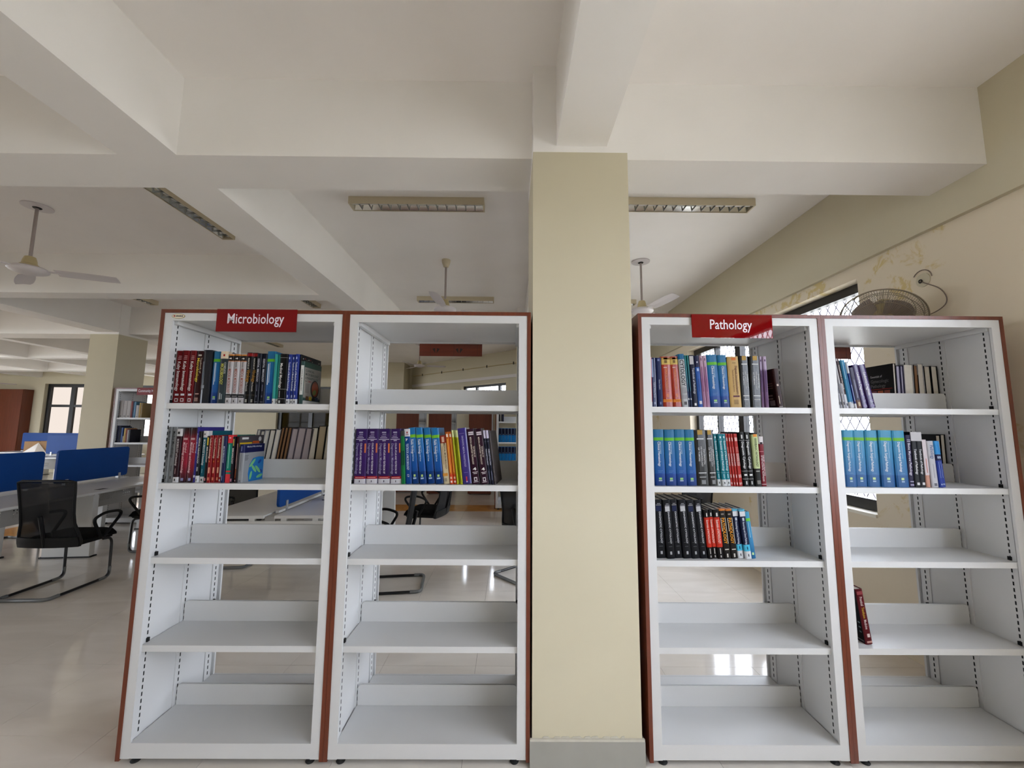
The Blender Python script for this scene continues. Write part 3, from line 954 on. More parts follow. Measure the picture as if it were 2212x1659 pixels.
 'mlt': dict(c=(54, 18, 40), bands=[(0.92, 0.945, (214, 204, 210), 0.2, 0.85), (0.885, 0.91, (214, 204, 210), 0.2, 0.85), (0.205, 0.215, (220, 212, 216), 0.2, 0.85), (0.18, 0.19, (220, 212, 216), 0.3, 0.75), (0.05, 0.12, (206, 196, 202), 0.3, 0.7), (0.065, 0.105, (54, 18, 40), 0.4, 0.6), (0.03, 0.04, (200, 190, 196), 0.2, 0.8)],
      t=[('MEDICAL LABORATORY TECHNOLOGY', (224, 208, 196), 0.6, 0.5, 0.42, 0.2), ('TEXTBOOK OF', (224, 208, 196), 0.58, 0.2, 0.72, 0.18), ('4', WH, 0.27, 0.05, 0.5, 0.95)], d='dark plum medical laboratory technology volume'),
 'navypar': dict(c=(20, 22, 48), bands=[(0.85, 1.0, (196, 188, 210), 0, 1), (0.79, 0.795, (150, 150, 170), 0, 1), (0.08, 0.25, (120, 124, 150), 0.4, 0.6)], t=[('PARASITOLOGY', (200, 200, 220), 0.5, 0.3, 0.5, 0.55)], d='slim navy parasitology book with lilac top'),
 'greycover': dict(c=(84, 76, 76), depth=0.20, rz=-7, bands=[(0.04, 0.05, (30, 26, 26), 0, 1)], t=[], d='grey book turned aside at the end of the row'),
 'pinkred': dict(c=(196, 60, 60), bands=[(0.0, 0.1, (210, 208, 208), 0, 1), (0.6, 1.0, (214, 150, 160), 0, 1)], t=[], d='slim pink and red book at the left end'),
 'lightnavy': dict(c=(26, 40, 96), gloss=1, bands=[(0.6, 0.97, (140, 160, 196), 0.1, 0.4), (0.05, 0.1, (160, 170, 200), 0.4, 0.65)], t=[('Textbook of Human Genetics', (196, 206, 228), 0.34, 0.32, 0.5, 0.25)], d='navy book with pale blue sheen second from the left end'),  # the sheen is painted on as a pale strip of the spine
 'navy': dict(c=(24, 34, 84), bands=[(0.93, 0.975, (120, 130, 170), 0.3, 0.65), (0.05, 0.1, (120, 130, 170), 0.4, 0.65), (0.55, 0.85, (70, 80, 120), 0.45, 0.5)], t=[('Human Genetics', (196, 204, 226), 0.45, 0.2, 0.5, 0.24)], d='plain navy book left of the orange-red pair'),
 'surgred': dict(c=(172, 46, 22), gloss=1, bands=[(0.84, 0.98, (206, 176, 96), 0, 1), (0.94, 0.98, (196, 110, 70), 0, 1), (0.87, 0.93, (120, 96, 50), 0.35, 0.65), (0.095, 0.15, (222, 132, 50), 0, 1), (0.118, 0.124, (180, 90, 30), 0, 1), (0.19, 0.26, (214, 130, 100), 0.38, 0.62), (0.3, 0.303, (140, 36, 20), 0, 1), (0.775, 0.79, (230, 200, 190), 0.25, 0.6)], t=[('SURGICAL PATHOLOGY', (222, 130, 60), 0.55, 0.42, 0.5, 0.22)], d='orange-red surgical pathology book with cream band'),
 'cytology': dict(c=(196, 198, 202), bands=[(0.9, 1.0, (28, 96, 140), 0, 1), (0.04, 0.1, (80, 80, 84), 0.3, 0.75)] + [(0.25 + 0.1 * 0, 0.37, (150, 152, 158), 0.12 + 0.14 * k, 0.16 + 0.14 * k) for k in range(6)] + [(0.15, 0.23, (150, 152, 158), 0.12 + 0.14 * k, 0.155 + 0.14 * k) for k in range(6)],
      t=[('CYTOLOGY', (20, 22, 26), 0.64, 0.5, 0.5, 0.62)], d='white book with large black CYTOLOGY lettering'),
 'tealblue': dict(ramp='tealblue', bands=[(0.14, 0.17, (206, 210, 214), 0.2, 0.8), (0.3, 0.9, (120, 190, 200), 0.45, 0.55)], t=[], d='very slim teal and blue book'),
 'navypatch': dict(c=(26, 30, 58), bands=[(0.82, 0.98, (186, 184, 186), 0, 0.75), (0.03, 0.075, (220, 222, 226), 0.3, 0.7)], t=[('Textbook of Pathology', (190, 194, 210), 0.5, 0.5, 0.55, 0.4)], d='navy pathology book with grey top patch'),
 'navyblue': dict(c=(38, 86, 170), bands=[(0.78, 1.0, (24, 26, 62), 0, 1), (0.86, 0.89, (200, 200, 220), 0.4, 0.65), (0.7, 0.755, (170, 190, 226), 0.35, 0.75), (0.06, 0.12, (206, 206, 210), 0.3, 0.8), (0.3, 0.55, (24, 60, 130), 0.42, 0.6)], t=[], d='blue book with navy top'),
 'pink': dict(ramp='pink', bands=[(0.9, 0.95, (120, 80, 110), 0.35, 0.65), (0.3, 0.78, (130, 76, 120), 0.38, 0.6), (0.08, 0.28, (150, 110, 146), 0.45, 0.55)], t=[], d='slim pink and lilac mottled book'),
 'hemat': dict(ramp='blue', bands=[GREENBAND, LEAF, LEAF2, (0.26, 0.262, (130, 170, 210), 0.3, 0.75), (0.235, 0.237, (130, 170, 210), 0.3, 0.65), (0.56, 0.78, (170, 200, 225), 0.64, 0.67)], t=[('Clinical Hematology', (226, 232, 240), 0.56, 0.44, 0.5, 0.22)], d='blue clinical hematology book with green band'),
 'ihc': dict(c=(206, 170, 106), bands=[(0.925, 0.975, (206, 110, 40), 0.35, 0.75), (0.865, 0.875, (110, 90, 60), 0.4, 0.72), (0.2, 0.232, (96, 50, 60), 0.28, 0.85), (0.06, 0.15, (150, 120, 76), 0.32, 0.72), (0.3, 0.75, (130, 96, 60), 0.6, 0.61)], t=[('Diagnostic Immunohistochemistry', (90, 40, 30), 0.53, 0.56, 0.72, 0.2), ('Theranostic and Genomic Applications', (110, 70, 46), 0.52, 0.44, 0.42, 0.13)], d='tan immunohistochemistry book with orange square'),
 'dht': dict(c=(34, 35, 37), gloss=1, bands=[(0.915, 1.0, (176, 142, 66), 0.28, 0.72), (0.83, 0.85, (210, 210, 210), 0.2, 0.8), (0.22, 0.235, (206, 206, 206), 0.2, 0.85), (0.148, 0.16, (190, 190, 190), 0.25, 0.8), (0.03, 0.1, (130, 132, 134), 0.4, 0.75)],
      t=[('HISTOPATHOLOGY', (206, 206, 208), 0.52, 0.36, 0.54, 0.13), ('OF TUMORS', (206, 206, 208), 0.56, 0.25, 0.32, 0.13), ('DIAGNOSTIC', (206, 206, 208), 0.51, 0.27, 0.76, 0.13)], d='black tumour histopathology volume with gold corner mark'),
 'lilac': dict(ramp='lilac', bands=[(0.9, 0.94, (70, 40, 80), 0.35, 0.65), (0.3, 0.72, (70, 44, 90), 0.4, 0.6), (0.1, 0.28, (90, 60, 110), 0.45, 0.55)], t=[], d='slim mauve book, dark below and pale above'),
 'darkbrown': dict(c=(54, 16, 14), bands=[(0.02, 0.03, (200, 190, 180), 0.2, 0.8), (0.1, 0.3, (200, 180, 160), 0.3, 0.4), (0.55, 0.6, (200, 180, 170), 0.3, 0.6)], t=[], d='short dark brown book leaning at the row end'),
 'clinpath': dict(c=(14, 124, 140), bands=[(0.0, 0.125, (206, 208, 210), 0, 1), (0.04, 0.08, (40, 44, 48), 0.4, 0.6), (0.9, 0.902, (190, 220, 225), 0, 1), (0.255, 0.258, (190, 220, 225), 0, 1), (0.15, 0.23, (190, 220, 226), 0.42, 0.56), (0.92, 0.96, (200, 225, 230), 0.35, 0.65)], t=[('Essentials of Clinical Pathology', (214, 232, 236), 0.58, 0.58, 0.5, 0.4)], d='teal clinical pathology book with white base'),
 'redpath': dict(c=(186, 48, 44), bands=[(0.86, 0.93, (226, 190, 186), 0.3, 0.7), (0.16, 0.22, (230, 210, 206), 0.35, 0.65), (0.03, 0.07, (230, 210, 206), 0.35, 0.65), (0.64, 0.75, (222, 150, 146), 0.42, 0.58)], t=[('PATHOLOGY', (236, 214, 210), 0.5, 0.24, 0.5, 0.55)], d='slim coral red pathology book'),
 'diagcyt': dict(c=(15, 14, 15), bands=[(0.845, 0.85, (190, 190, 190), 0, 1), (0.275, 0.28, (190, 190, 190), 0, 1), (0.13, 0.135, (190, 190, 190), 0, 1), (0.19, 0.22, (220, 220, 220), 0.25, 0.75), (0.03, 0.09, (200, 200, 200), 0.42, 0.62), (0.88, 0.95, (190, 190, 190), 0.35, 0.6)], t=[('Diagnostic Cytology', (222, 222, 222), 0.57, 0.5, 0.5, 0.36)], d='black diagnostic cytology book'),
 'basicpath': dict(c=(40, 38, 36), bands=[(0.33, 0.97, (190, 204, 150), 0, 1), (0.925, 0.975, (222, 140, 50), 0.2, 0.8), (0.78, 0.9, (130, 140, 100), 0.35, 0.7), (0.27, 0.29, (150, 150, 146), 0.2, 0.8), (0.04, 0.11, (120, 118, 114), 0.25, 0.8)], t=[('BASIC PATHOLOGY', (40, 44, 34), 0.57, 0.42, 0.5, 0.36)], d='pale green basic pathology book with dark base'),
 'theory': dict(c=(122, 20, 36), bands=[(0.85, 1.0, (206, 202, 204), 0, 1), (0.84, 0.885, (40, 16, 24), 0.25, 0.75), (0.035, 0.045, (220, 190, 196), 0, 1), (0.69, 0.70, (190, 120, 130), 0, 1)], t=[('OF HISTOLOGICAL TECHNIQUES', (228, 206, 210), 0.36, 0.52, 0.4, 0.3), ('THEORY and PRACTICE', (228, 206, 210), 0.42, 0.42, 0.72, 0.28)], d='crimson histological techniques book with white top'),
 'koss1': dict(c=(20, 22, 27), bands=[(0.80, 0.89, (22, 30, 66), 0.2, 0.78), (0.925, 0.935, (140, 142, 148), 0.35, 0.7), (0.90, 0.912, (140, 142, 148), 0.22, 0.8), (0.27, 0.273, (96, 98, 102), 0.2, 0.8), (0.2, 0.205, (96, 98, 102), 0.3, 0.7), (0.07, 0.12, (170, 172, 176), 0.4, 0.62)], t=[("DIAGNOSTIC CYTOLOGY", (206, 208, 214), 0.52, 0.54, 0.6, 0.2)], d='thick black diagnostic cytology volume with dark blue square', a='Koss'),
 'koss2': dict(c=(20, 22, 27), bands=[(0.80, 0.89, (186, 186, 190), 0.2, 0.78), (0.925, 0.935, (140, 142, 148), 0.35, 0.7), (0.90, 0.912, (140, 142, 148), 0.22, 0.8), (0.27, 0.273, (96, 98, 102), 0.2, 0.8), (0.2, 0.205, (96, 98, 102), 0.3, 0.7), (0.07, 0.12, (170, 172, 176), 0.4, 0.62)], t=[("DIAGNOSTIC CYTOLOGY", (206, 208, 214), 0.52, 0.54, 0.6, 0.2)], d='thick black diagnostic cytology volume with white picture square'),
 'essred': dict(c=(22, 18, 18), bands=[(0.235, 0.84, (190, 44, 26), 0, 1), (0.86, 0.93, (206, 200, 196), 0.42, 0.66), (0.1, 0.21, (200, 196, 194), 0.42, 0.56), (0.03, 0.07, (200, 196, 194), 0.42, 0.6)], t=[('Essentials of PATHOLOGY', (232, 200, 190), 0.55, 0.48, 0.5, 0.42)], d='black pathology book with a red middle panel'),
 'pathor': dict(c=(34, 28, 26), bands=[(0.965, 1.0, (190, 110, 40), 0, 1), (0.88, 0.91, (130, 120, 110), 0.3, 0.7), (0.175, 0.195, (206, 200, 194), 0.25, 0.8), (0.03, 0.1, (206, 200, 194), 0.42, 0.62), (0.3, 0.82, (206, 200, 190), 0.8, 0.86), (0.55, 0.82, (206, 200, 190), 0.16, 0.22)], t=[('PATHOLOGY', (236, 156, 30), 0.56, 0.52, 0.48, 0.42)], d='dark brown book with large orange PATHOLOGY lettering'),
 'hemclin': dict(c=(26, 34, 66), bands=[(0.965, 1.0, (90, 176, 206), 0, 1), (0.86, 0.96, (206, 208, 214), 0.05, 0.95), (0.155, 0.285, (70, 180, 216), 0, 1), (0.0, 0.155, (212, 214, 218), 0, 1), (0.05, 0.1, (40, 44, 50), 0.45, 0.58), (0.19, 0.25, (20, 60, 90), 0.4, 0.56), (0.77, 0.83, (190, 200, 216), 0.35, 0.65)], t=[('Hematology and Clinical Pathology', (206, 212, 226), 0.52, 0.46, 0.45, 0.32)], d='navy clinical pathology book with cyan and white base'),
 'lightgreenband': dict(ramp='lightblue', bands=[(0.80, 0.865, (110, 196, 70), 0, 1), (0.08, 0.13, (190, 225, 160), 0.3, 0.65), (0.45, 0.78, (170, 215, 235), 0.4, 0.5)], t=[], d='light blue book with green band at the row end'),
 'whiteslim': dict(c=(204, 204, 210), bands=[(0.3, 0.5, (110, 110, 124), 0.3, 0.6), (0.07, 0.13, (60, 60, 70), 0.3, 0.75), (0.17, 0.27, (170, 170, 184), 0.2, 0.8)], t=[], d='very slim white book'),
 'brownslim': dict(c=(56, 24, 34), bands=[(0.0, 0.5, (196, 196, 204), 0, 1), (0.95, 1.0, (200, 190, 196), 0, 1)], t=[], d='very slim maroon and white book'),
 'cytwhite': dict(c=(62, 34, 32), bands=[(0.0, 0.28, (206, 210, 216), 0, 1), (0.05, 0.1, (50, 60, 80), 0.3, 0.7)], t=[('Cytopathology of the Cervix', (222, 214, 206), 0.63, 0.5, 0.5, 0.5)], d='slim brown book with white base'),
 'lightblue': dict(c=(60, 140, 184), bands=[(0.0, 0.13, (206, 208, 214), 0, 1), (0.1, 0.9, (30, 96, 150), 0.55, 0.7), (0.6, 0.97, (150, 200, 220), 0.3, 0.42)], t=[], d='light blue striped book with white base'),
 'navyslim': dict(c=(34, 48, 120), bands=[(0.0, 0.1, (210, 210, 216), 0, 1), (0.75, 1.0, (206, 212, 220), 0, 1), (0.15, 0.5, (170, 180, 214), 0.4, 0.6)], t=[], d='slim navy book with white ends'),
 'greypurp': dict(c=(74, 72, 96), bands=[(0.0, 0.2, (110, 80, 70), 0, 1), (0.05, 0.15, (190, 170, 140), 0.35, 0.7), (0.25, 0.7, (150, 150, 176), 0.42, 0.56)], t=[], d='slate purple book with brown base'),
 'leuk': dict(c=(52, 26, 96), gloss=1, bands=[(0.17, 0.18, (180, 170, 205), 0.3, 0.8), (0.14, 0.15, (180, 170, 205), 0.3, 0.8), (0.03, 0.075, (150, 140, 180), 0.2, 0.8)], t=[('Leukemia Diagnosis', (222, 216, 232), 0.55, 0.52, 0.5, 0.4)], d='violet leukemia diagnosis book leaning left'),
 'rosai': dict(ramp='rosai', bands=[(0.815, 0.87, (104, 174, 44), 0, 1), (0.125, 0.165, (190, 215, 150), 0.36, 0.58), (0.085, 0.11, (160, 186, 212), 0.36, 0.6), (0.235, 0.238, (130, 170, 205), 0.36, 0.7), (0.5, 0.79, (150, 190, 220), 0.62, 0.66)], t=[('Diagnostic Surgical Pathology', (226, 234, 242), 0.53, 0.53, 0.42, 0.2)], d='thick blue surgical pathology volume with green band'),
 'bonemarrow': dict(c=(30, 24, 62), bands=[(0.9, 0.91, (190, 186, 206), 0.25, 0.85), (0.87, 0.88, (190, 186, 206), 0.25, 0.85), (0.1, 0.115, (170, 166, 190), 0.25, 0.85), (0.03, 0.06, (150, 146, 176), 0.25, 0.85)], t=[('Bone Marrow Pathology', (210, 206, 224), 0.53, 0.62, 0.52, 0.42)], d='dark violet bone marrow pathology book'),
 'muir': dict(c=(26, 28, 36), bands=[(0.835, 1.0, (190, 188, 192), 0, 0.92), (0.04, 0.085, (214, 214, 216), 0.35, 0.75)], t=[("Textbook of Pathology", (222, 222, 226), 0.46, 0.46, 0.5, 0.36)], d='black pathology textbook with pale grey top'),
 'peach': dict(c=(214, 160, 140), bands=[(0.25, 1.0, (206, 196, 200), 0, 0.9), (0.3, 0.6, (190, 120, 100), 0.4, 0.55)], t=[], d='peach and white book'),
 'whitepath': dict(c=(206, 206, 214), bands=[(0.03, 0.09, (110, 110, 120), 0.3, 0.7), (0.2, 0.5, (170, 170, 180), 0.45, 0.5)], t=[('Pathology', (90, 110, 150), 0.76, 0.3, 0.55, 0.5)], d='white pathology book with pale blue title'),
 'bluetop': dict(c=(44, 66, 160), bands=[(0.71, 1.0, (50, 140, 206), 0, 1), (0.58, 0.71, (24, 28, 70), 0, 1), (0.62, 0.67, (190, 205, 225), 0.35, 0.65), (0.05, 0.08, (170, 185, 225), 0.3, 0.7), (0.2, 0.55, (140, 160, 210), 0.45, 0.54)], t=[], d='slim indigo book with sky blue top'),
 'transf': dict(c=(92, 16, 26), depth=0.17, bands=[(0.9, 0.96, (140, 60, 66), 0.1, 0.9), (0.03, 0.06, (200, 150, 140), 0.2, 0.9), (0.13, 0.19, (222, 200, 196), 0.4, 0.75)], t=[('Practical', (226, 206, 206), 0.78, 0.16, 0.5, 0.36), ('Transfusion', (206, 160, 60), 0.57, 0.2, 0.5, 0.36), ('Medicine', (226, 206, 206), 0.36, 0.17, 0.5, 0.36)], d='lone maroon transfusion medicine book leaning left'),
}
RAMPS = {
 'blue': BLUE_RAMP,
 'blue2': [(0.0, (10, 56, 116)), (0.3, (12, 78, 160)), (0.7, (18, 106, 178)), (1.0, (30, 116, 176))],
 'rosai': [(0.0, (36, 92, 150)), (0.205, (38, 94, 152)), (0.21, (54, 112, 170)), (0.6, (58, 138, 184)), (1.0, (64, 150, 190))],
 'redgrad': [(0.0, (30, 14, 22)), (0.15, (96, 20, 36)), (0.35, (150, 26, 48)), (0.75, (150, 26, 48)), (0.9, (70, 16, 22)), (1.0, (24, 16, 16))],
 'purple': [(0.0, (44, 22, 76)), (0.5, (58, 26, 100)), (1.0, (50, 24, 88))],
 'tealblue': [(0.0, (22, 30, 62)), (0.3, (24, 52, 92)), (0.6, (30, 100, 120)), (1.0, (44, 140, 140))],
 'pink': [(0.0, (176, 130, 160)), (0.5, (160, 110, 150)), (0.8, (186, 150, 176)), (1.0, (196, 166, 180))],
 'lilac': [(0.0, (116, 78, 116)), (0.6, (110, 76, 122)), (0.72, (120, 90, 134)), (0.76, (176, 158, 190)), (1.0, (186, 166, 194))],
 'lightblue': [(0.0, (40, 110, 160)), (0.4, (60, 140, 190)), (1.0, (70, 160, 200))],
}
BOOKS = {
    'u1s1': [('kuby',0.0585,0.0361,0.271,0), ('kuby',0.095,0.0346,0.271,0), ('kuby',0.13,0.032,0.272,0), ('textmicro',0.163,0.036,0.271,0), ('greynavy',0.201,0.045,0.275,0), ('bluegreen',0.248,0.041,0.269,0), ('arya',0.291,0.0386,0.268,0), ('essmed',0.33,0.028,0.256,0), ('essmed',0.359,0.028,0.257,0), ('essmed',0.388,0.03,0.257,0), ('virol',0.419,0.029,0.265,0), ('virol',0.449,0.026,0.264,0), ('essimm',0.477,0.0216,0.26,0), ('essimm',0.499,0.024,0.26,0), ('bluegreen2',0.525,0.042,0.272,0), ('tealthin',0.568,0.0126,0.256,0), ('tealthin',0.581,0.013,0.255,0), ('mycol',0.595,0.039,0.258,0), ('paras',0.636,0.0186,0.256,0), ('paras',0.655,0.018,0.256,0), ('paras',0.674,0.019,0.257,0), ('blackslim',0.694,0.007,0.257,0), ('clinical',0.702,0.019,0.222,0)],
    'u1s2': [('greymm',0.06,0.017,0.274,0), ('greymm',0.078,0.026,0.274,0), ('maroon14',0.105,0.026,0.265,0), ('redgrad',0.132,0.0346,0.27,0), ('redgrad',0.167,0.0346,0.27,0), ('purpthin',0.202,0.0116,0.274,0), ('medpar',0.214,0.0146,0.253,0), ('tealwhite',0.229,0.0256,0.255,0), ('blackyel',0.255,0.014,0.229,0), ('redhand',0.271,0.018,0.233,0), ('redhand',0.29,0.018,0.233,0), ('redhand',0.309,0.019,0.234,0), ('whitethin',0.329,0.011,0.23,0), ('navymicro',0.341,0.017,0.23,0), ('tealred',0.359,0.027,0.235,0), ('blackimm',0.387,0.013,0.227,0), ('maroonthin',0.401,0.017,0.227,0), ('picbook',0.419,0.0036,0.233,0), ('bacteria',0.423,0.026,0.189,0)],
    'u2s2': [('purple',1.001,0.0585,0.271,0), ('purple',1.06,0.0569,0.272,-0.6), ('purple',1.119,0.0619,0.271,-1.2), ('purple',1.183,0.0559,0.272,-2.2), ('green',1.24,0.0199,0.263,-3), ('aryablue',1.261,0.0298,0.272,-3.8), ('virology',1.293,0.0338,0.279,-5.85), ('virology',1.332,0.0328,0.279,-6.4), ('virology',1.369,0.0368,0.278,-6.4), ('virology',1.411,0.0377,0.277,-6.8), ('creammm',1.451,0.0298,0.241,-6.7), ('orange',1.483,0.0159,0.26,-7.1), ('orange',1.5,0.0149,0.261,-7.3), ('yellow',1.516,0.0089,0.269,-7.3), ('yellow',1.526,0.0085,0.269,-7), ('yellow',1.535,0.0099,0.268,-6.9), ('indigo',1.546,0.0437,0.278,-7.2), ('mlt',1.592,0.0397,0.275,-7.5), ('mlt',1.637,0.0376,0.276,-8.1), ('navypar',1.677,0.0109,0.27,-7.9), ('navypar',1.689,0.0119,0.27,-7.4), ('greycover',1.702,0.0099,0.268,-7.7)],
    'u3s1': [('pinkred',2.491,0.013,0.257,0.4), ('lightnavy',2.505,0.025,0.255,-0.32), ('navy',2.531,0.029,0.254,-1.04), ('surgred',2.561,0.0489,0.26,-1.76), ('surgred',2.613,0.0429,0.261,-2.92), ('cytology',2.657,0.031,0.274,-3.1), ('tealblue',2.689,0.0106,0.269,-3), ('tealblue',2.7,0.01,0.269,-2.3), ('navypatch',2.711,0.026,0.269,-2.3), ('navyblue',2.738,0.025,0.265,-2.8), ('pink',2.764,0.0186,0.268,-2.4), ('pink',2.783,0.02,0.268,-2.4), ('hemat',2.804,0.0539,0.273,-2.7), ('hemat',2.859,0.046,0.272,-2.1), ('ihc',2.906,0.057,0.264,-1.5), ('dht',2.965,0.047,0.268,-0.4), ('dht',3.013,0.052,0.267,0.2), ('lilac',3.066,0.017,0.266,0), ('lilac',3.084,0.019,0.266,-0.2), ('darkbrown',3.146,0.0299,0.202,-5.4)],
    'u3s2': [('hemat',2.507,0.052,0.279,-0.8), ('hemat',2.562,0.0506,0.278,-1), ('hemat',2.613,0.053,0.279,-1), ('hemat',2.667,0.048,0.279,-1.2), ('dht',2.718,0.058,0.277,-1.4), ('dht',2.778,0.0429,0.278,-2.26), ('clinpath',2.822,0.0206,0.257,-2.99), ('clinpath',2.843,0.0216,0.257,-3.1), ('clinpath',2.865,0.021,0.258,-3.6), ('redpath',2.888,0.0116,0.259,-3.8), ('redpath',2.9,0.011,0.259,-3.8), ('redpath',2.912,0.011,0.259,-4), ('redpath',2.924,0.0126,0.26,-3.5), ('redpath',2.937,0.012,0.26,-3.8), ('diagcyt',2.95,0.028,0.268,-3), ('diagcyt',2.979,0.028,0.268,-3), ('basicpath',3.009,0.03,0.265,-1.7), ('theory',3.04,0.026,0.247,-1.4)],
    'u3s3': [('koss1',2.507,0.045,0.281,-2.2), ('koss2',2.554,0.0389,0.281,-3.05), ('koss1',2.595,0.0389,0.282,-3.7), ('koss2',2.636,0.0399,0.282,-4.1), ('koss1',2.678,0.0389,0.281,-4.5), ('koss2',2.719,0.0369,0.281,-4.7), ('essred',2.757,0.0219,0.235,-3.9), ('essred',2.781,0.0219,0.236,-3.9), ('essred',2.804,0.0299,0.236,-3.9), ('pathor',2.835,0.0339,0.238,-4.68), ('pathor',2.871,0.0339,0.237,-4.8), ('hemclin',2.907,0.0289,0.236,-4.9), ('hemclin',2.94,0.0289,0.237,-5.8), ('lightgreenband',2.97,0.0249,0.224,-5.9)],
    'u4s1': [('whiteslim',3.46,0.009,0.26,-7.5), ('whiteslim',3.47,0.0105,0.257,-7.5), ('whiteslim',3.481,0.011,0.251,-7.5), ('brownslim',3.493,0.009,0.258,-7.5), ('cytwhite',3.503,0.0145,0.257,-7.5), ('lightblue',3.518,0.024,0.251,-7.5), ('navyslim',3.543,0.012,0.243,-7.5), ('greypurp',3.556,0.0268,0.212,-7.5), ('leuk',3.585,0.0305,0.229,-8.61), ('leuk',3.618,0.0353,0.23,-9.67)],
    'u4s2': [('rosai',3.465,0.056,0.283,0.6), ('rosai',3.522,0.059,0.282,1), ('rosai',3.582,0.064,0.282,0.8), ('rosai',3.647,0.066,0.283,0.8), ('rosai',3.72,0.061,0.282,-0.4), ('bonemarrow',3.782,0.029,0.26,0.7), ('muir',3.812,0.032,0.276,0.2), ('muir',3.846,0.03,0.275,0), ('peach',3.877,0.023,0.237,-0.7), ('whitepath',3.901,0.033,0.23,-1.5), ('bluetop',3.935,0.0189,0.231,-2.29), ('bluetop',3.955,0.0219,0.23,-3.11)],
    'u4s4': [('transf',3.503,0.0347,0.256,-7)],
}
SHELF = {'u1s1': (1.643, "Microbiology rack's top shelf"), 'u1s2': (1.250, "Microbiology rack's second shelf"), 'u2s2': (1.250, 'shelf left of the column'),
         'u3s1': (1.643, "Pathology rack's top shelf"), 'u3s2': (1.250, "Pathology rack's second shelf"), 'u3s3': (0.900, "Pathology rack's third shelf"),
         'u4s1': (1.643, "rightmost rack's top shelf"), 'u4s2': (1.250, "rightmost rack's second shelf"), 'u4s4': (0.504, "rightmost rack's fourth shelf")}
NTH = ['leftmost', 'second from left', 'third from left', 'fourth from left', 'fifth from left']


def colmat(rgb, rough=0.42):
    return mat('print_%d_%d_%d' % tuple(rgb), tuple(int(v * 0.9) for v in rgb), rough, spec=0.15)


def make_book(st, x, y, z, t, h, lean, rz=0.0, flip=False, depth=None):
    S = ST[st]
    dep = depth or S.get('depth', 0.178)
    gl = 0.18 if S.get('gloss') else 0.36
    if 'ramp' in S:
        cm = ramp_mat('ramp_' + S['ramp'], [(p, tuple(int(v * 0.84) for v in c)) for p, c in RAMPS[S['ramp']]], 0.36)
    else:
        cm = mat('cover_' + st, tuple(int(v * (0.84 if max(S['c']) > 60 else 0.72)) for v in S['c']), gl, spec=0.4 if S.get('gloss') else 0.14)
    if lean > 0 and not flip:
        z += t * math.sin(R(lean))
    root = empty('book', (x, y, z), (0, R(lean), R(rz)))
    bd = min(0.0025, t * 0.16)
    m = MB()
    bulge = min(0.004, t * 0.1) if t > 0.018 else 0.0008
    sp = [(0, 0.004), (t * 0.12, 0.0012), (t * 0.3, 0.0), (t * 0.7, 0.0), (t * 0.88, 0.0012), (t, 0.004)]
    inner = [(t, dep), (t - bd, dep), (t - bd, 0.006), (bd, 0.006), (bd, dep), (0, dep)]
    m.prism(sp + inner, 2, 0, h)
    cov = m.build('cover', cm, root)
    MB().box(bd, t - bd, 0.006, dep - 0.004, 0.003, h - 0.004).build('page_block', PAPER, root)
    for k, (z0, z1, col, x0, x1) in enumerate(S['bands']):
        full = x0 == 0 and x1 == 1
        if full:
            b = MB().prism([(-0.0003, 0.0042), (t * 0.12, 0.0010), (t * 0.3, -0.0003), (t * 0.7, -0.0003), (t * 0.88, 0.0010), (t + 0.0003, 0.0042), (t + 0.0003, 0.03), (-0.0003, 0.03)], 2, z0 * h, z1 * h)
            b.build('spine_band', colmat(col), root)
        else:
            lift = 0.0006 if (x1 - x0) > 0.3 else 0.0009
            xa, xb = max(x0, 0.0) * t, min(x1, 1.0) * t
            if col == S.get('c'):
                lift = 0.0009
            MB().box(xa, xb, -lift, 0.003, z0 * h, z1 * h).build('spine_mark', colmat(col), root)
    for (txt, col, zc, ln, xc, hh) in S['t']:
        L = ln * h
        lh = hh * t
        if len(txt) <= 2:
            # upright numeral
            link('spine_title', text_mesh(txt, 0.03), colmat(col), root, loc=(xc * t - lh * 0.22, -0.0012, zc * h - L * 0.5), rot=(R(90), 0, 0), scale=(lh * 0.45, L, 1))
        else:
            o = link('spine_title', text_mesh(txt, 0.012), colmat(col), root, loc=(xc * t - lh * 0.5, -0.0012, zc * h + L * 0.5), scale=(L, lh, 1))
            o.rotation_euler = (R(90), R(90), 0)
    return root


def ordinal(k, n):
    if n == 1:
        return None
    if n == 2:
        return ('left one', 'right one')[k]
    if k == n - 1:
        return 'rightmost'
    if n == 3 and k == 1:
        return 'middle one'
    return NTH[k]


BK = {}
for key, L in BOOKS.items():
    z, phrase = SHELF[key]
    counts, seen = {}, {}
    for e in L:
        counts[e[0]] = counts.get(e[0], 0) + 1
    for k, (st, x, t, h, lean) in enumerate(L):
        i = seen.get(st, 0)
        seen[st] = i + 1
        rj = random.Random(k * 31 + len(key) + ord(key[1]) * 7 + ord(key[3]) * 13)
        o = make_book(st, x, 0.043 + rj.uniform(-0.006, 0.006), z + 0.0005, t, h, lean, ST[st].get('rz', 0))
        od = ordinal(i, counts[st])
        lab = ST[st]['d'] + (', ' + od if od else '') + ', ' + phrase
        tag(o, lab, 'book', 'books on the ' + phrase)
        BK[(key, k)] = o


# covers that face the viewer -------------------------------------------------
def cover_panel(book, side, t, y0, y1, z0, z1, rgb, name='cover_print', lift=0.0006, poly=None):
    xa, xb = (t, t + lift) if side > 0 else (-lift, 0)
    if poly:
        m = MB().prism(poly, 0, xa, xb)
    else:
        m = MB().box(xa, xb, y0, y1, z0, z1)
    return m.build(name, colmat(rgb), book)


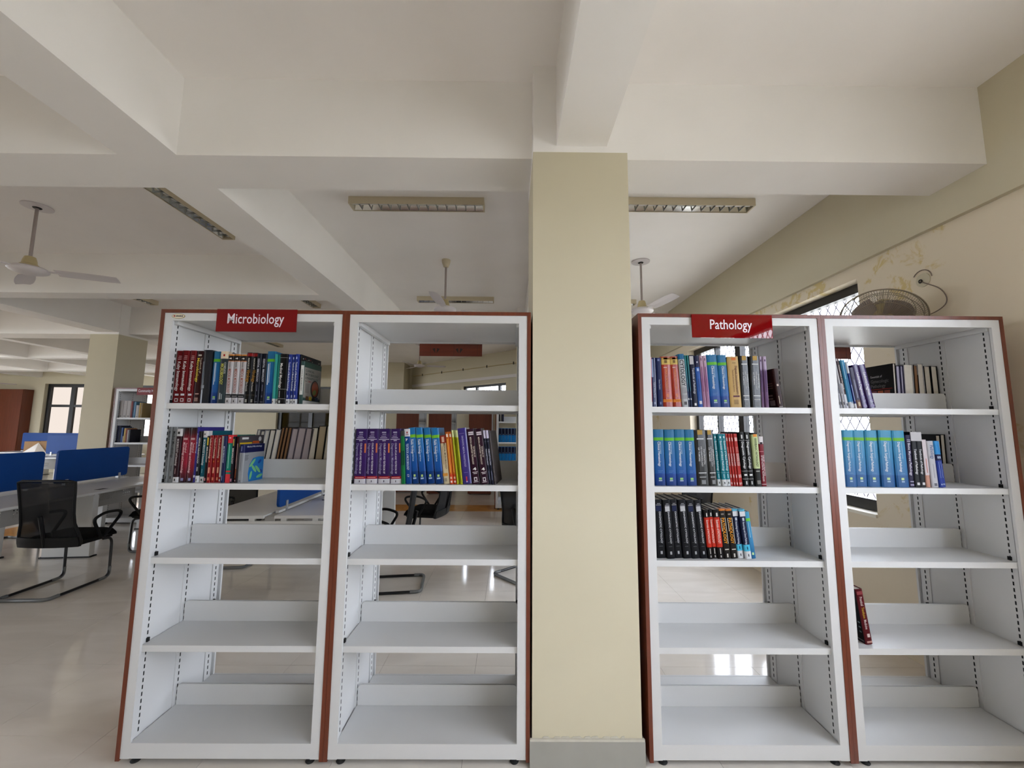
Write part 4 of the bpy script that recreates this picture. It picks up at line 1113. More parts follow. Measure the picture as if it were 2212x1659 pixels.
def cover_text(book, side, t, txt, rgb, y, z, w, h, lift=0.0010):
    x = t + lift if side > 0 else -lift
    return link('cover_title', text_mesh(txt, 0.01), colmat(rgb), book, loc=(x, y, z), rot=(R(90), 0, R(90) if side > 0 else R(-90)), scale=(w, h, 1))


def ellipse(cy, cz, ry, rz, n=20, rot=0.0):
    out = []
    for k in range(n):
        a = 2 * math.pi * k / n
        u, v = ry * math.cos(a), rz * math.sin(a)
        out.append((cy + u * math.cos(rot) - v * math.sin(rot), cz + u * math.sin(rot) + v * math.cos(rot)))
    return out


def find(key, st):
    for (k, i), o in BK.items():
        if k == key and BOOKS[key][i][0] == st:
            return o, BOOKS[key][i]


b, e = find('u1s1', 'clinical')
t, h = e[2], e[3]
cover_panel(b, 1, t, 0.004, 0.184, 0.035, h - 0.030, (150, 146, 138))
cover_panel(b, 1, t, 0.004, 0.184, h - 0.030, h - 0.002, (44, 74, 62))
cover_panel(b, 1, t, 0.004, 0.184, 0.0, 0.020, (206, 204, 200))
cover_panel(b, 1, t, 0.02, 0.06, 0.06, 0.11, (132, 126, 120), lift=0.0008)
cover_panel(b, 1, t, 0, 0, 0, 0, (40, 36, 30), lift=0.0008, poly=ellipse(0.12, 0.085, 0.046, 0.048))
cover_panel(b, 1, t, 0, 0, 0, 0, (150, 74, 46), lift=0.0010, poly=ellipse(0.123, 0.087, 0.036, 0.040))
cover_panel(b, 1, t, 0, 0, 0, 0, (120, 130, 74), lift=0.0012, poly=ellipse(0.118, 0.068, 0.02, 0.014, rot=0.4))
for k, c in enumerate(((90, 60, 40), (180, 150, 40), (40, 40, 40), (50, 60, 84))):
    cover_panel(b, 1, t, 0.03 + k * 0.034, 0.058 + k * 0.034, 0.024, 0.044, c, lift=0.0009)
for k, (s_, w_) in enumerate((('CLINICAL', 0.09), ('MICROBIOLOGY', 0.14), ('& PARASITOLOGY', 0.14))):
    cover_text(b, 1, t, s_, (40, 60, 52), 0.014, h - 0.052 - k * 0.019, w_, 0.012)
cover_text(b, 1, t, 'for', (60, 50, 46), 0.014, h - 0.105, 0.02, 0.008)
cover_text(b, 1, t, 'DMLT', (150, 60, 56), 0.040, h - 0.105, 0.05, 0.009)
cover_text(b, 1, t, 'Students', (60, 50, 46), 0.095, h - 0.105, 0.05, 0.008)

b, e = find('u1s1', 'blackslim')
t, h = e[2], e[3]
rr = random.Random(4)
for k in range(10):
    cover_panel(b, 1, t, 0, 0, 0, 0, ((206, 204, 200), (160, 50, 40), (120, 118, 112))[k % 3], lift=0.0007, poly=ellipse(0.02 + k * 0.019, h - 0.015 - rr.uniform(0, 0.02), 0.004, 0.003, 8))

b, e = find('u1s2', 'picbook')
t, h = e[2], e[3]
cover_panel(b, 1, t, 0.005, 0.195, h - 0.035, h - 0.002, (70, 66, 70))
cover_panel(b, 1, t, 0.02, 0.07, h - 0.020, h - 0.010, (206, 204, 202), lift=0.0009)
cover_panel(b, 1, t, 0.005, 0.10, h - 0.056, h - 0.036, (206, 170, 40))
cover_panel(b, 1, t, 0.105, 0.16, h - 0.056, h - 0.030, (176, 80, 36), lift=0.0008)
cover_panel(b, 1, t, 0, 0, 0, 0, (190, 190, 194), lift=0.0012, poly=ellipse(0.165, h - 0.02, 0.012, 0.012))
b, e = find('u1s2', 'bacteria')
t, h = e[2], e[3]
cover_panel(b, 1, t, 0.004, 0.164, h - 0.042, h, (22, 26, 72))
cover_text(b, 1, t, 'Medical Microbiology', (206, 208, 220), 0.02, h - 0.016, 0.12, 0.008)
for k in range(4):
    cover_panel(b, 1, t, 0.010, 0.035 - 0.004 * (k % 2), h - 0.058 - k * 0.007, h - 0.055 - k * 0.007, (90, 92, 98), lift=0.0008)
blob = [(0.050, 0.0), (0.164, 0.0), (0.164, 0.118), (0.120, 0.122), (0.075, 0.116), (0.048, 0.085), (0.040, 0.04)]
cover_panel(b, 1, t, 0, 0, 0, 0, (26, 112, 176), lift=0.0008, poly=blob)
for (cy, cz, ry, ro) in ((0.07, 0.092, 0.03, 0.7), (0.085, 0.062, 0.028, -0.75), (0.118, 0.056, 0.030, -0.7), (0.062, 0.03, 0.022, 1.3), (0.135, 0.02, 0.026, 0.2)):
    cover_panel(b, 1, t, 0, 0, 0, 0, (120, 196, 130), lift=0.0012, poly=ellipse(cy, cz, ry, 0.008, 14, ro))
for (cy, cz, ry, ro) in ((0.13, 0.095, 0.016, 0.5), (0.145, 0.045, 0.014, -0.4)):
    cover_panel(b, 1, t, 0, 0, 0, 0, (18, 60, 140), lift=0.0010, poly=ellipse(cy, cz, ry, 0.008, 12, ro))

b, e = find('u4s4', 'transf')
t, h = e[2], e[3]
cover_panel(b, -1, t, 0.004, 0.168, 0.002, h - 0.002, (14, 12, 14))
cover_panel(b, -1, t, 0, 0, 0, 0, (206, 90, 60), lift=0.0010, poly=ellipse(0.04, h * 0.52, 0.012, 0.012, 14))
for k in range(9):
    cover_panel(b, -1, t, 0.012 + (k % 3) * 0.025, 0.024 + (k % 3) * 0.025, 0.05 + (k // 3) * 0.022 + (k % 3) * 0.006, 0.056 + (k // 3) * 0.022 + (k % 3) * 0.006, (120, 136, 140), lift=0.0010)
cover_panel(b, -1, t, 0.01, 0.08, 0.010, 0.016, (120, 118, 118), lift=0.0010)
b, e = find('u3s1', 'darkbrown')
t, h = e[2], e[3]
for k in range(3):
    cover_panel(b, -1, t, 0.02, 0.09, h * 0.62 - k * 0.012, h * 0.62 - k * 0.012 + 0.004, (130, 100, 90))
for k in range(2):
    cover_panel(b, -1, t, 0.03, 0.10, h * 0.3 - k * 0.016, h * 0.3 - k * 0.016 + 0.008, (150, 130, 120))
cover_panel(b, -1, t, 0.02, 0.06, 0.012, 0.040, (150, 140, 136))

# books on the rear shelves, fore-edges towards the viewer ---------------------
REAR = {
 'rear_grey': (120, 118, 122), 'rear_black': (22, 20, 22), 'rear_brown': (50, 34, 26), 'rear_mauve': (110, 100, 112), 'rear_cream': (60, 52, 40), 'rear_lilac': (60, 56, 90), 'rear_white': (196, 196, 198)}
for k_, c__ in REAR.items():
    ST[k_] = dict(c=c__, bands=[], t=[], d='')
PAGE2 = {'rear_mauve': (190, 178, 182), 'rear_brown': (150, 112, 80), 'rear_cream': (204, 188, 160), 'rear_lilac': (196, 192, 214)}


def rear_book(st, x0, t, h, lean, z, label, group, dep=0.19, yf=0.285):
    b = make_book(st, x0 + t, yf + dep, z + 0.0005, t, h, -lean, 180, True, dep)
    if st in PAGE2:
        for ch in b.children:
            if ch.name.startswith('page_block'):
                ch.material_slots[0].link = 'OBJECT'
                ch.material_slots[0].material = colmat(PAGE2[st], 0.8)
    tag(b, label, 'book', group)
    return b


U1R = [('rear_grey', 0.333, 0.021, 0.262, 'grey'), ('rear_grey', 0.355, 0.022, 0.255, 'second grey'), ('rear_white', 0.378, 0.025, 0.257, 'white-covered'), ('rear_black', 0.405, 0.032, 0.260, 'thick black-covered'),
       ('rear_white', 0.439, 0.026, 0.263, 'pale'), ('rear_brown', 0.467, 0.018, 0.276, 'left brown-edged'), ('rear_brown', 0.486, 0.019, 0.276, 'middle brown-edged'), ('rear_brown', 0.506, 0.020, 0.276, 'right brown-edged'),
       ('rear_mauve', 0.528, 0.034, 0.269, 'leftmost mauve-edged'), ('rear_mauve', 0.563, 0.042, 0.271, 'second mauve-edged'), ('rear_mauve', 0.607, 0.042, 0.271, 'third mauve-edged'), ('rear_black', 0.651, 0.037, 0.274, 'black-edged'),
       ('rear_cream', 0.690, 0.043, 0.283, 'cream-edged'), ('rear_black', 0.735, 0.030, 0.284, 'rightmost black')]
for st, x, t, h, nm in U1R:
    rear_book(st, x - 0.012, t - 0.001, h, 7.5 if x < 0.64 else 4.5, 1.25, '%s book leaning in the rear row of the Microbiology rack' % nm, 'rear row of the Microbiology rack')
U4R = [('rear_black', 3.985, 0.018, 0.276, 'black gynecologic pathology book with cover showing'), ('rear_lilac', 4.004, 0.024, 0.264, 'lilac-edged book beside the black cover'), ('rear_lilac', 4.029, 0.018, 0.264, 'slim lilac-edged book'),
       ('rear_white', 4.049, 0.054, 0.271, 'thick pale book'), ('rear_brown', 4.107, 0.025, 0.268, 'slim brown-edged book'), ('rear_white', 4.134, 0.036, 0.276, 'tall pale book'),
       ('rear_black', 4.173, 0.037, 0.262, 'left one of two black-covered books'), ('rear_black', 4.213, 0.037, 0.262, 'right one of two black-covered books')]
for k, (st, x, t, h, nm) in enumerate(U4R):
    b = rear_book(st, x, t - 0.001, h, 1.5 if k < 5 else 0.0, 1.643, '%s, rear row of the rightmost rack' % nm, 'rear row of the rightmost rack')
    if k == 0:
        # rotated half a turn: the cover that shows faces -x, i.e. local +x
        t_ = t - 0.001
        cover_text(b, 1, t_, 'Essentials of', (196, 196, 196), 0.045, h * 0.74, 0.075, 0.013)
        cover_text(b, 1, t_, 'Gynecologic', (110, 110, 112), 0.045, h * 0.625, 0.115, 0.020)
        cover_text(b, 1, t_, 'Pathology', (110, 110, 112), 0.045, h * 0.52, 0.095, 0.020)
        cover_panel(b, 1, t_, 0.01, 0.18, h * 0.475, h * 0.49, (150, 34, 28))
        for q, c in enumerate(((130, 70, 80), (176, 90, 60), (150, 80, 70))):
            cover_panel(b, 1, t_, 0.045 + q * 0.042, 0.080 + q * 0.042, h * 0.34, h * 0.45, c)
rear_book('rear_black', 4.222, 0.026, 0.262, 1.0, 1.25, 'black-covered book behind the slim indigo books, rear row, second shelf', 'rear row of the rightmost rack')
rear_book('rear_black', 4.195, 0.026, 0.258, 1.0, 1.25, 'left black-covered book behind slim indigo books, second shelf rear row', 'rear row of the rightmost rack')


# ------------------------------------------------------------------ ceiling fans
def make_fan(loc, drop, rz, label, cup=False):
    t = empty('ceiling_fan', (loc[0], loc[1], ZC - drop), (0, 0, rz))
    tag(t, label, 'ceiling fan', 'ceiling fans')
    m = MB()
    if cup:
        m.lathe([(0.052, drop - 0.001), (0.050, drop - 0.03), (0.03, drop - 0.085), (0.018, drop - 0.09)], 0, 0, 24)
    else:
        m.lathe([(0.105, drop - 0.001), (0.105, drop - 0.010), (0.035, drop - 0.014), (0.034, drop - 0.014)], 0, 0, 28)
    can = m.build('canopy', FANWHITE if not cup else LIGHTBODY, t, True)
    if not cup:
        MB().lathe([(0.032, drop - 0.0142), (0.028, drop - 0.020)], 0, 0, 20).build('canopy_hole', BLACK, can, True)
    MB().lathe([(0.0125, 0.10), (0.0125, drop - 0.012)], 0, 0, 12).build('down_rod', RODGREY, t, True)
    MB().lathe([(0.020, 0.125), (0.036, 0.118), (0.046, 0.085), (0.050, 0.055), (0.062, 0.045), (0.066, 0.022), (0.060, 0.02)], 0, 0, 24).build('motor_cap', FANBEIGE, t, True)
    MB().lathe([(0.06, 0.030), (0.100, 0.026), (0.128, 0.010), (0.130, -0.006), (0.118, -0.018), (0.085, -0.030), (0.05, -0.036), (0.01, -0.038)], 0, 0, 32).build('motor', FANWHITE, t, True)
    for k in range(3):
        a = 2 * math.pi * k / 3
        ca, sa = math.cos(a), math.sin(a)
        arm = MB()
        for (x0, x1, y0, y1, z0, z1) in ((0.11, 0.22, -0.02, 0.02, -0.004, 0.002),):
            arm.box(x0, x1, y0, y1, z0, z1)
        arm.v = [(x * ca - y * sa, x * sa + y * ca, z) for x, y, z in arm.v]
        arm.build('blade_arm', FANWHITE, t)
        bl = MB()
        n = 7
        top, bot = [], []
        for i in range(n):
            u = i / (n - 1)
            r_ = 0.185 + u * 0.435
            half = 0.052 + 0.012 * math.sin(u * math.pi) + (0.0 if u < 0.95 else -0.006)
            for s_ in (-1, 0, 1):
                y = s_ * half
                z = -0.012 * s_ - 0.016 * (s_ * s_) * 0.3 + 0.003 - 0.045 * u * u * 0
                bl.v.append((r_, y, z))
        for i in range(n - 1):
            for q in range(2):
                a0 = i * 3 + q
                bl.f.append((a0, a0 + 3, a0 + 4, a0 + 1))
        nv_ = len(bl.v)
        bl.v += [(x, y, z - 0.003) for x, y, z in bl.v]
        bl.f += [tuple(v + nv_ for v in reversed(f)) for f in list(bl.f)]
        rim = [i * 3 for i in range(n)] + [(n - 1) * 3 + 1, (n - 1) * 3 + 2] + [i * 3 + 2 for i in range(n - 2, -1, -1)] + [1]
        for i in range(len(rim)):
            p, q = rim[i], rim[(i + 1) % len(rim)]
            bl.f.append((p, q, q + nv_, p + nv_))
        bl.v = [(x * ca - y * sa, x * sa + y * ca, z) for x, y, z in bl.v]
        bl.build('blade', FANWHITE, t)
    return t


make_fan((-2.551, 1.492), 0.600, R(23), 'white ceiling fan over the left aisle beside the chair')
make_fan((1.006, 2.592), 0.605, R(28), 'white ceiling fan above the second rack', True)
make_fan((3.322, 2.578), 0.605, R(44), 'white ceiling fan above the Pathology rack')
make_fan((-0.40, 7.52), 0.52, R(10), 'ceiling fan seen through the second rack before the slanted wall')
make_fan((-13.0, 8.6), 0.50, R(20), 'small ceiling fan far left below the thin beams')
make_fan((-13.9, 10.0), 0.75, R(70), 'farthest ceiling fan, low in the left distance')


# ------------------------------------------------------------------ tube light fixtures
def make_light(loc, rz, label, full=True, L=1.17, Wd=0.125):
    t = empty('tube_light', (loc[0], loc[1], ZC - 0.066), (0, 0, rz))
    tag(t, label, 'light fixture', 'unlit tube lights on the ceiling')
    hl, hw, h = L / 2, Wd / 2, 0.066
    m = MB()
    m.box(-hl, hl, -hw, -hw + 0.006, 0.0, h - 0.001)
    m.box(-hl, hl, hw - 0.006, hw, 0.0, h - 0.001)
    m.box(-hl, -hl + 0.012, -hw + 0.006, hw - 0.006, 0.0, h - 0.001)
    m.box(hl - 0.012, hl, -hw + 0.006, hw - 0.006, 0.0, h - 0.001)
    m.box(-hl + 0.012, hl - 0.012, -hw + 0.006, hw - 0.006, h - 0.012, h - 0.001)
    m.build('housing', LIGHTBODY, t)
    rf = MB()
    rf.prism([(-hw + 0.0065, 0.004), (-hw + 0.010, 0.004), (-0.016, h - 0.014), (0.016, h - 0.014), (hw - 0.010, 0.004), (hw - 0.0065, 0.004), (hw - 0.0065, h - 0.0125), (-hw + 0.0065, h - 0.0125)], 0, -hl + 0.0125, hl - 0.0125)
    rf.build('reflector', MIRROR, t)
    MB().tube([(-hl + 0.014, 0, 0.032), (hl - 0.014, 0, 0.032)], 0.008, 10).build('tube', TUBE, t, True)
    n = 14
    lm = MB().prism([(-hw + 0.011, 0.005), (hw - 0.011, 0.005), (hw - 0.024, 0.022), (-hw + 0.024, 0.022)], 0, -0.0015, 0.0015).mesh('louvre_blade')
    lm.materials.append(LOUVRE)
    for k in range(1, n):
        link('louvre_blade', lm, LOUVRE, t, loc=(-hl + L * k / n, 0, 0))
    return t


make_light((0.955, 1.335), 0, 'beige tube light above the second rack, nearest the viewer')
make_light((0.935, 3.985), 0, 'small distant tube light just over the second rack')
make_light((3.29, 1.305), 0, 'beige tube light above the Pathology rack')
make_light((3.13, 4.05), 0, 'distant tube light right of the column')
make_light((-1.145, 1.40), R(90), 'beige tube light running away above the left aisle')
make_light((-3.95, 3.72), R(90), 'distant tube light left of the Microbiology rack top')
make_light((-1.38, 3.80), R(90), 'distant tube light just over the Microbiology rack')
make_light((-3.87, 7.15), R(90), 'tube light seen through the Microbiology rack')


# ------------------------------------------------------------------ fan on the right wall
wf = empty('wall_fan', (4.205, 0.545, 2.265))
tag(wf, 'round wire-caged wall fan on the flaking right wall', 'wall fan')
ax = Vector((-0.55, -0.42, -0.72)).normalized()
e1 = Vector((0, 0, 1)).cross(ax).normalized()
e2 = ax.cross(e1)


def FP(u, v, w):
    """cage coordinates -> local of the fan"""
    return tuple(e1 * u + e2 * v + ax * w)


CAGE = mat('cage_wire', (150, 140, 122), 0.4, metal=0.3)
Rf = 0.215
rim = MB()
rim.tube([FP(Rf * math.cos(a), Rf * math.sin(a), 0.0) for a in [2 * math.pi * k / 48 for k in range(48)]], 0.005, 6, True)
rim.build('cage_rim', CAGE, wf, True)
for w_, rr_ in ((0.055, 0.155), (0.075, 0.08), (-0.055, 0.155), (-0.075, 0.08), (0.03, 0.195), (-0.03, 0.195)):
    MB().tube([FP(rr_ * math.cos(a), rr_ * math.sin(a), w_) for a in [2 * math.pi * k / 40 for k in range(40)]], 0.0022, 5, True).build('cage_ring', CAGE, wf, True)
wires = MB()
for s_ in (1, -1):
    for k in range(96):
        a = 2 * math.pi * k / 96
        pts = []
        for (rr_, w_) in ((0.05, 0.078), (0.08, 0.076), (0.155, 0.056), (0.197, 0.028), (Rf, 0.0)):
            pts.append(FP(rr_ * math.cos(a), rr_ * math.sin(a), w_ * s_))
        wires.tube(pts, 0.0014, 4)
wires.build('cage_wires', CAGE, wf, kind='stuff')
hb = MB()
seg = 22
for (rr_, w_) in ((0.052, 0.084), (0.052, 0.07), (0.0, 0.07)):
    pass
hub = MB()
for (rr_, w_) in ((0.001, 0.086), (0.05, 0.082), (0.055, 0.07)):
    for i in range(seg):
        a = 2 * math.pi * i / seg
        hub.v.append(FP(rr_ * math.cos(a), rr_ * math.sin(a), w_))
for k in range(2):
    for i in range(seg):
        j = (i + 1) % seg
        hub.f.append((k * seg + i, k * seg + j, (k + 1) * seg + j, (k + 1) * seg + i))
hub.build('cage_badge', FANBEIGE, wf, True)
BLADEG = mat('wall_fan_blade', (170, 160, 154), 0.35)
for k in range(3):
    a0 = 2 * math.pi * k / 3 + 0.5
    bm_ = MB()
    n = 8
    for i in range(n + 1):
        for j in range(4):
            u = i / n
            rr_ = 0.045 + j / 3 * (0.115 - 0.02 * abs(u - 0.5))
            a = a0 + (u - 0.5) * 1.55
            bm_.v.append(FP(rr_ * math.cos(a), rr_ * math.sin(a), 0.025 * (u - 0.5) * 2))
    for i in range(n):
        for j in range(3):
            p = i * 4 + j
            bm_.f.append((p, p + 1, p + 5, p + 4))
    nn = len(bm_.v)
    off = ax * 0.003
    bm_.v += [(v[0] + off.x, v[1] + off.y, v[2] + off.z) for v in bm_.v]
    bm_.f += [tuple(q + nn for q in reversed(f)) for f in list(bm_.f)]
    bm_.build('fan_blade', BLADEG, wf, True)
mot = MB()
mot.tube([FP(0, 0, 0.02), FP(0, 0, -0.05), FP(0, 0, -0.13), FP(0, 0, -0.16)], [0.045, 0.062, 0.060, 0.03], 20)
mot.build('motor_housing', FANBEIGE, wf, True)
br = MB()
br.tube(smooth_path([FP(0, 0, -0.12), (0.16, 0.10, -0.06), (0.280, 0.06, -0.12)], 6, 0.08), 0.016, 10)
br.build('bracket', FANBEIGE, wf, True)
MB().box(0.275, 0.294, -0.0, 0.12, -0.2, -0.03).build('wall_plate', FANBEIGE, wf)

cab = empty('fan_cable', (4.5, 0.56, 2.52))
tag(cab, 'thin looped cable hanging from a round wall box beside the fan', 'cable')
MB().prism([(0.045 * math.cos(2 * math.pi * k / 24) - 0.02, 0.045 * math.sin(2 * math.pi * k / 24)) for k in range(24)], 0, -0.006, -0.0005).build('round_box_cover', CREAM, cab)
MB().tube([(-0.012, -0.01 + 0.01 * math.cos(a), -0.005 + 0.01 * math.sin(a)) for a in [k * 0.6 for k in range(11)]], 0.004, 6).build('cable_knot', BLACK, cab, True)
MB().tube([(-0.010, -0.02 + 0.062 * math.cos(a), 0.062 * math.sin(a) + 0.004) for a in [0.6 + k * 0.28 for k in range(10)]], 0.0032, 6).build('cable_loop', mat('cable_grey', (120, 104, 92), 0.5), cab, True)
MB().tube(smooth_path([(-0.012, 0.0, 0.0), (-0.010, -0.05, -0.035), (-0.010, -0.135, -0.10), (-0.012, -0.165, -0.19), (-0.015, -0.10, -0.235), (-0.06, -0.02, -0.26)], 5, 0.05), 0.0032, 6).build('cable_run', mat('cable_grey', (120, 104, 92), 0.5), cab, True)


# ------------------------------------------------------------------ chairs
def chair_parts():
    P = []
    rb = 0.0125
    base = smooth_path([(0.215, 0.17, 0.405), (0.215, 0.265, 0.395), (0.215, 0.275, 0.0135), (0.215, -0.30, 0.0135), (-0.215, -0.30, 0.0135), (-0.215, 0.275, 0.0135), (-0.215, 0.265, 0.395), (-0.215, 0.17, 0.405)], 6, 0.07)
    P.append(('sled_base', MB().tube(base, rb, 10).mesh('sled_base', True), TUBEBLK, []))
    wr = []
    for s_ in (-1, 1):
        c = smooth_path([(s_ * 0.215, 0.2745, 0.11), (s_ * 0.215, 0.275, 0.0145), (s_ * 0.215, 0.16, 0.0145)], 6, 0.07)
        P.append(('wrapped_bend', MB().tube(c, 0.0142, 10).mesh('wrapped_bend', True), WRAP, []))
    P.append(('wrapped_bar', MB().tube(smooth_path([(0.215, -0.2, 0.0150), (0.215, -0.30, 0.0150), (-0.215, -0.30, 0.0150), (-0.215, -0.2, 0.0150)], 6, 0.07), 0.0145, 10).mesh('wrapped_bar', True), WRAP, []))
    # seat: rounded cushion with a waterfall front
    seat = MB()
    nx, ny = 10, 12
    for side in (0, 1):
        for j in range(ny + 1):
            v = -1 + 2 * j / ny
            for i in range(nx + 1):
                u = -1 + 2 * i / nx
                pull = 1 - 0.13 * (abs(u) * abs(v)) ** 3
                k = max(abs(u), abs(v)) ** 5
                x = 0.247 * u * pull
                y = 0.235 * v * pull + 0.02
                th = 0.020 + 0.028 * (1 - k)
                drop = -0.030 * max(0, v - 0.5) ** 2 * 4
                z = 0.455 + drop + (th if side else -th * 0.8)
                if max(abs(u), abs(v)) > 0.99:
                    x *= 1.02
                    z -= (0.012 if side else -0.010)
                seat.v.append((x, y, z))
    N = (nx + 1) * (ny + 1)
    for side in (0, 1):
        for j in range(ny):
            for i in range(nx):
                p = side * N + j * (nx + 1) + i
                seat.f.append((p, p + 1, p + nx + 2, p + nx + 1))
    ring = [i for i in range(nx + 1)] + [j * (nx + 1) + nx for j in range(1, ny + 1)] + [ny * (nx + 1) + i for i in range(nx - 1, -1, -1)] + [j * (nx + 1) for j in range(ny - 1, 0, -1)]
    for q in range(len(ring)):
        a_, b_ = ring[q], ring[(q + 1) % len(ring)]
        seat.f.append((a_, b_, N + b_, N + a_))
    P.append(('seat_cushion', seat.mesh('seat_cushion', True), SEATBLK, []))
    P.append(('seat_pan', MB().box(-0.20, 0.20, -0.19, 0.20, 0.402, 0.424).mesh('seat_pan'), BLACK, []))
    # back: outline wide at the top, waisted, flared at the foot
    outl = [(0.955, 0.245), (0.90, 0.242), (0.80, 0.234), (0.70, 0.228), (0.62, 0.232), (0.54, 0.256), (0.47, 0.272), (0.425, 0.268)]

    def back_y(z, x):
        lean = -0.235 - (z - 0.43) * 0.16 if z > 0.6 else -0.235 - (0.6 - 0.43) * 0.16 * (z - 0.43) / 0.17
        return lean + 0.9 * x * x * 0.6
    frame_l = [(w, back_y(z, w), z) for z, w in outl]
    frame_r = [(-w, back_y(z, -w), z) for z, w in reversed(outl)]
    topc = [(0.2 * s_, back_y(0.965, 0.2), 0.965) for s_ in (1, -1)]
    loop = frame_r[::1] + [(-0.20, back_y(0.965, 0.2), 0.966), (0.20, back_y(0.965, 0.2), 0.966)] + frame_l
    P.append(('back_frame', MB().tube(loop, 0.012, 8).mesh('back_frame', True), BLACK, []))
    mesh_ = MB()
    nu = 10
    rows = [(z, w) for z, w in outl]
    for z, w in rows:
        for i in range(nu + 1):
            x = -w + 2 * w * i / nu
            mesh_.v.append((x, back_y(z, x), z))
    for k in range(len(rows) - 1):
        for i in range(nu):
            p = k * (nu + 1) + i
            mesh_.f.append((p, p + 1, p + nu + 2, p + nu + 1))
    P.append(('mesh_back', mesh_.mesh('mesh_back', True), MESHBLK, []))
    low = MB()
    for (z, w) in ((0.41, 0.262), (0.45, 0.27), (0.50, 0.262)):
        for i in range(nu + 1):
            x = -w + 2 * w * i / nu
            low.v.append((x, back_y(z, x) + 0.012, z))
        for i in range(nu + 1):
            x = -w + 2 * w * i / nu
            low.v.append((x, back_y(z, x) - 0.018, z))
    M = nu + 1
    for k in range(2):
        for sd in (0, 1):
            for i in range(nu):
                p = k * 2 * M + sd * M + i
                low.f.append((p, p + 1, p + 2 * M + 1, p + 2 * M))
    for i in range(nu):
        low.f.append((i, i + 1, M + i + 1, M + i))
        q = 4 * M
        low.f.append((q + i, q + i + 1, q + M + i + 1, q + M + i))
    for k in range(2):
        for i in (0, nu):
            low.f.append((k * 2 * M + i, k * 2 * M + M + i, (k + 1) * 2 * M + M + i, (k + 1) * 2 * M + i))
    P.append(('back_foot', low.mesh('back_foot', True), BLACK, []))
    P.append(('back_strut', MB().tube([(0, -0.10, 0.41), (0, -0.24, 0.42), (0, back_y(0.70, 0) - 0.03, 0.70)], 0.016, 8).mesh('back_strut', True), BLACK, []))
    for s_ in (-1, 1):
        x = s_ * 0.268
        arm = smooth_path([(x * 0.93, 0.02, 0.43), (x, -0.10, 0.63), (x, 0.02, 0.675), (x, 0.17, 0.665), (x, 0.20, 0.63), (x * 0.93, 0.04, 0.43)], 5, 0.05)
        P.append(('armrest', MB().tube(arm, 0.0135, 8).mesh('armrest', True), BLACK, []))
    out = []
    for nm, me, m, q in P:
        if nm in ('seat_cushion', 'seat_pan', 'back_frame', 'mesh_back', 'back_foot', 'back_strut', 'armrest'):
            for v in me.vertices:
                v.co.y += 0.085
                if nm in ('back_frame', 'mesh_back') and v.co.z > 0.6:
                    v.co.z = 0.6 + (v.co.z - 0.6) * 1.13
        out.append((nm, me, m, q))
    return out


CHAIR = chair_parts()


def make_chair(x, y, rz, label):
    t = empty('office_chair', (x, y, 0), (0, 0, R(rz)))
    tag(t, label, 'chair', 'black mesh chairs with sled bases')
    for nm, me, m, _ in CHAIR:
        link(nm, me, m, t)
    return t


make_chair(-2.46, 1.97, 3, 'black mesh-back chair in the left aisle, back to the viewer')
make_chair(-2.53, 3.26, 92, 'black chair half hidden behind the Microbiology rack edge')
make_chair(-4.75, 3.38, -100, 'black mesh chair behind the gap between blue desk screens')
make_chair(-1.31, 2.80, 4, 'black mesh chair beside the desk seen through the Microbiology rack')
make_chair(0.64, 2.08, 98, 'black chair facing the desk, seen through the second rack')
make_chair(0.80, 3.35, 80, 'black chair further along the desk behind the second rack')
make_chair(1.98, 2.42, -48, 'black chair seen at the right edge of the second rack')
make_chair(4.02, 3.15, 20, 'black chair behind the Pathology rack')


# ------------------------------------------------------------------ desks
def rounded_rect(x0, x1, z0, z1, r_, n=5):
    out = []
    for (cx, cz, a0) in ((x1 - r_, z0 + r_, -90), (x1 - r_, z1 - r_, 0), (x0 + r_, z1 - r_, 90), (x0 + r_, z0 + r_, 180)):
        for k in range(n + 1):
            a = R(a0 + 90 * k / n)
            out.append((cx + r_ * math.cos(a), cz + r_ * math.sin(a)))
    return out


def perforated(y0, y1, z0, z1, x, rows, pitch, hole, th=0.002):
    """sheet in the y-z plane with real square holes"""
    m = MB()
    n = int((y1 - y0 - 0.1) / pitch)
    zc = (z0 + z1) / 2
    zt = [zc + (k - (rows - 1) / 2) * pitch for k in range(rows)]
    m.box(x, x + th, y0, y1, z0, zt[0] - hole / 2)
    m.box(x, x + th, y0, y1, zt[-1] + hole / 2, z1)
    for k in range(rows - 1):
        m.box(x, x + th, y0, y1, zt[k] + hole / 2, zt[k + 1] - hole / 2)
    for z in zt:
        y = y0
        for k in range(n):
            a = y0 + 0.05 + k * pitch
            if (k % 14) > 10:
                continue
            m.box(x, x + th, y, a, z - hole / 2, z + hole / 2)
            y = a + hole
        m.box(x, x + th, y, y1, z - hole / 2, z + hole / 2)
    return m


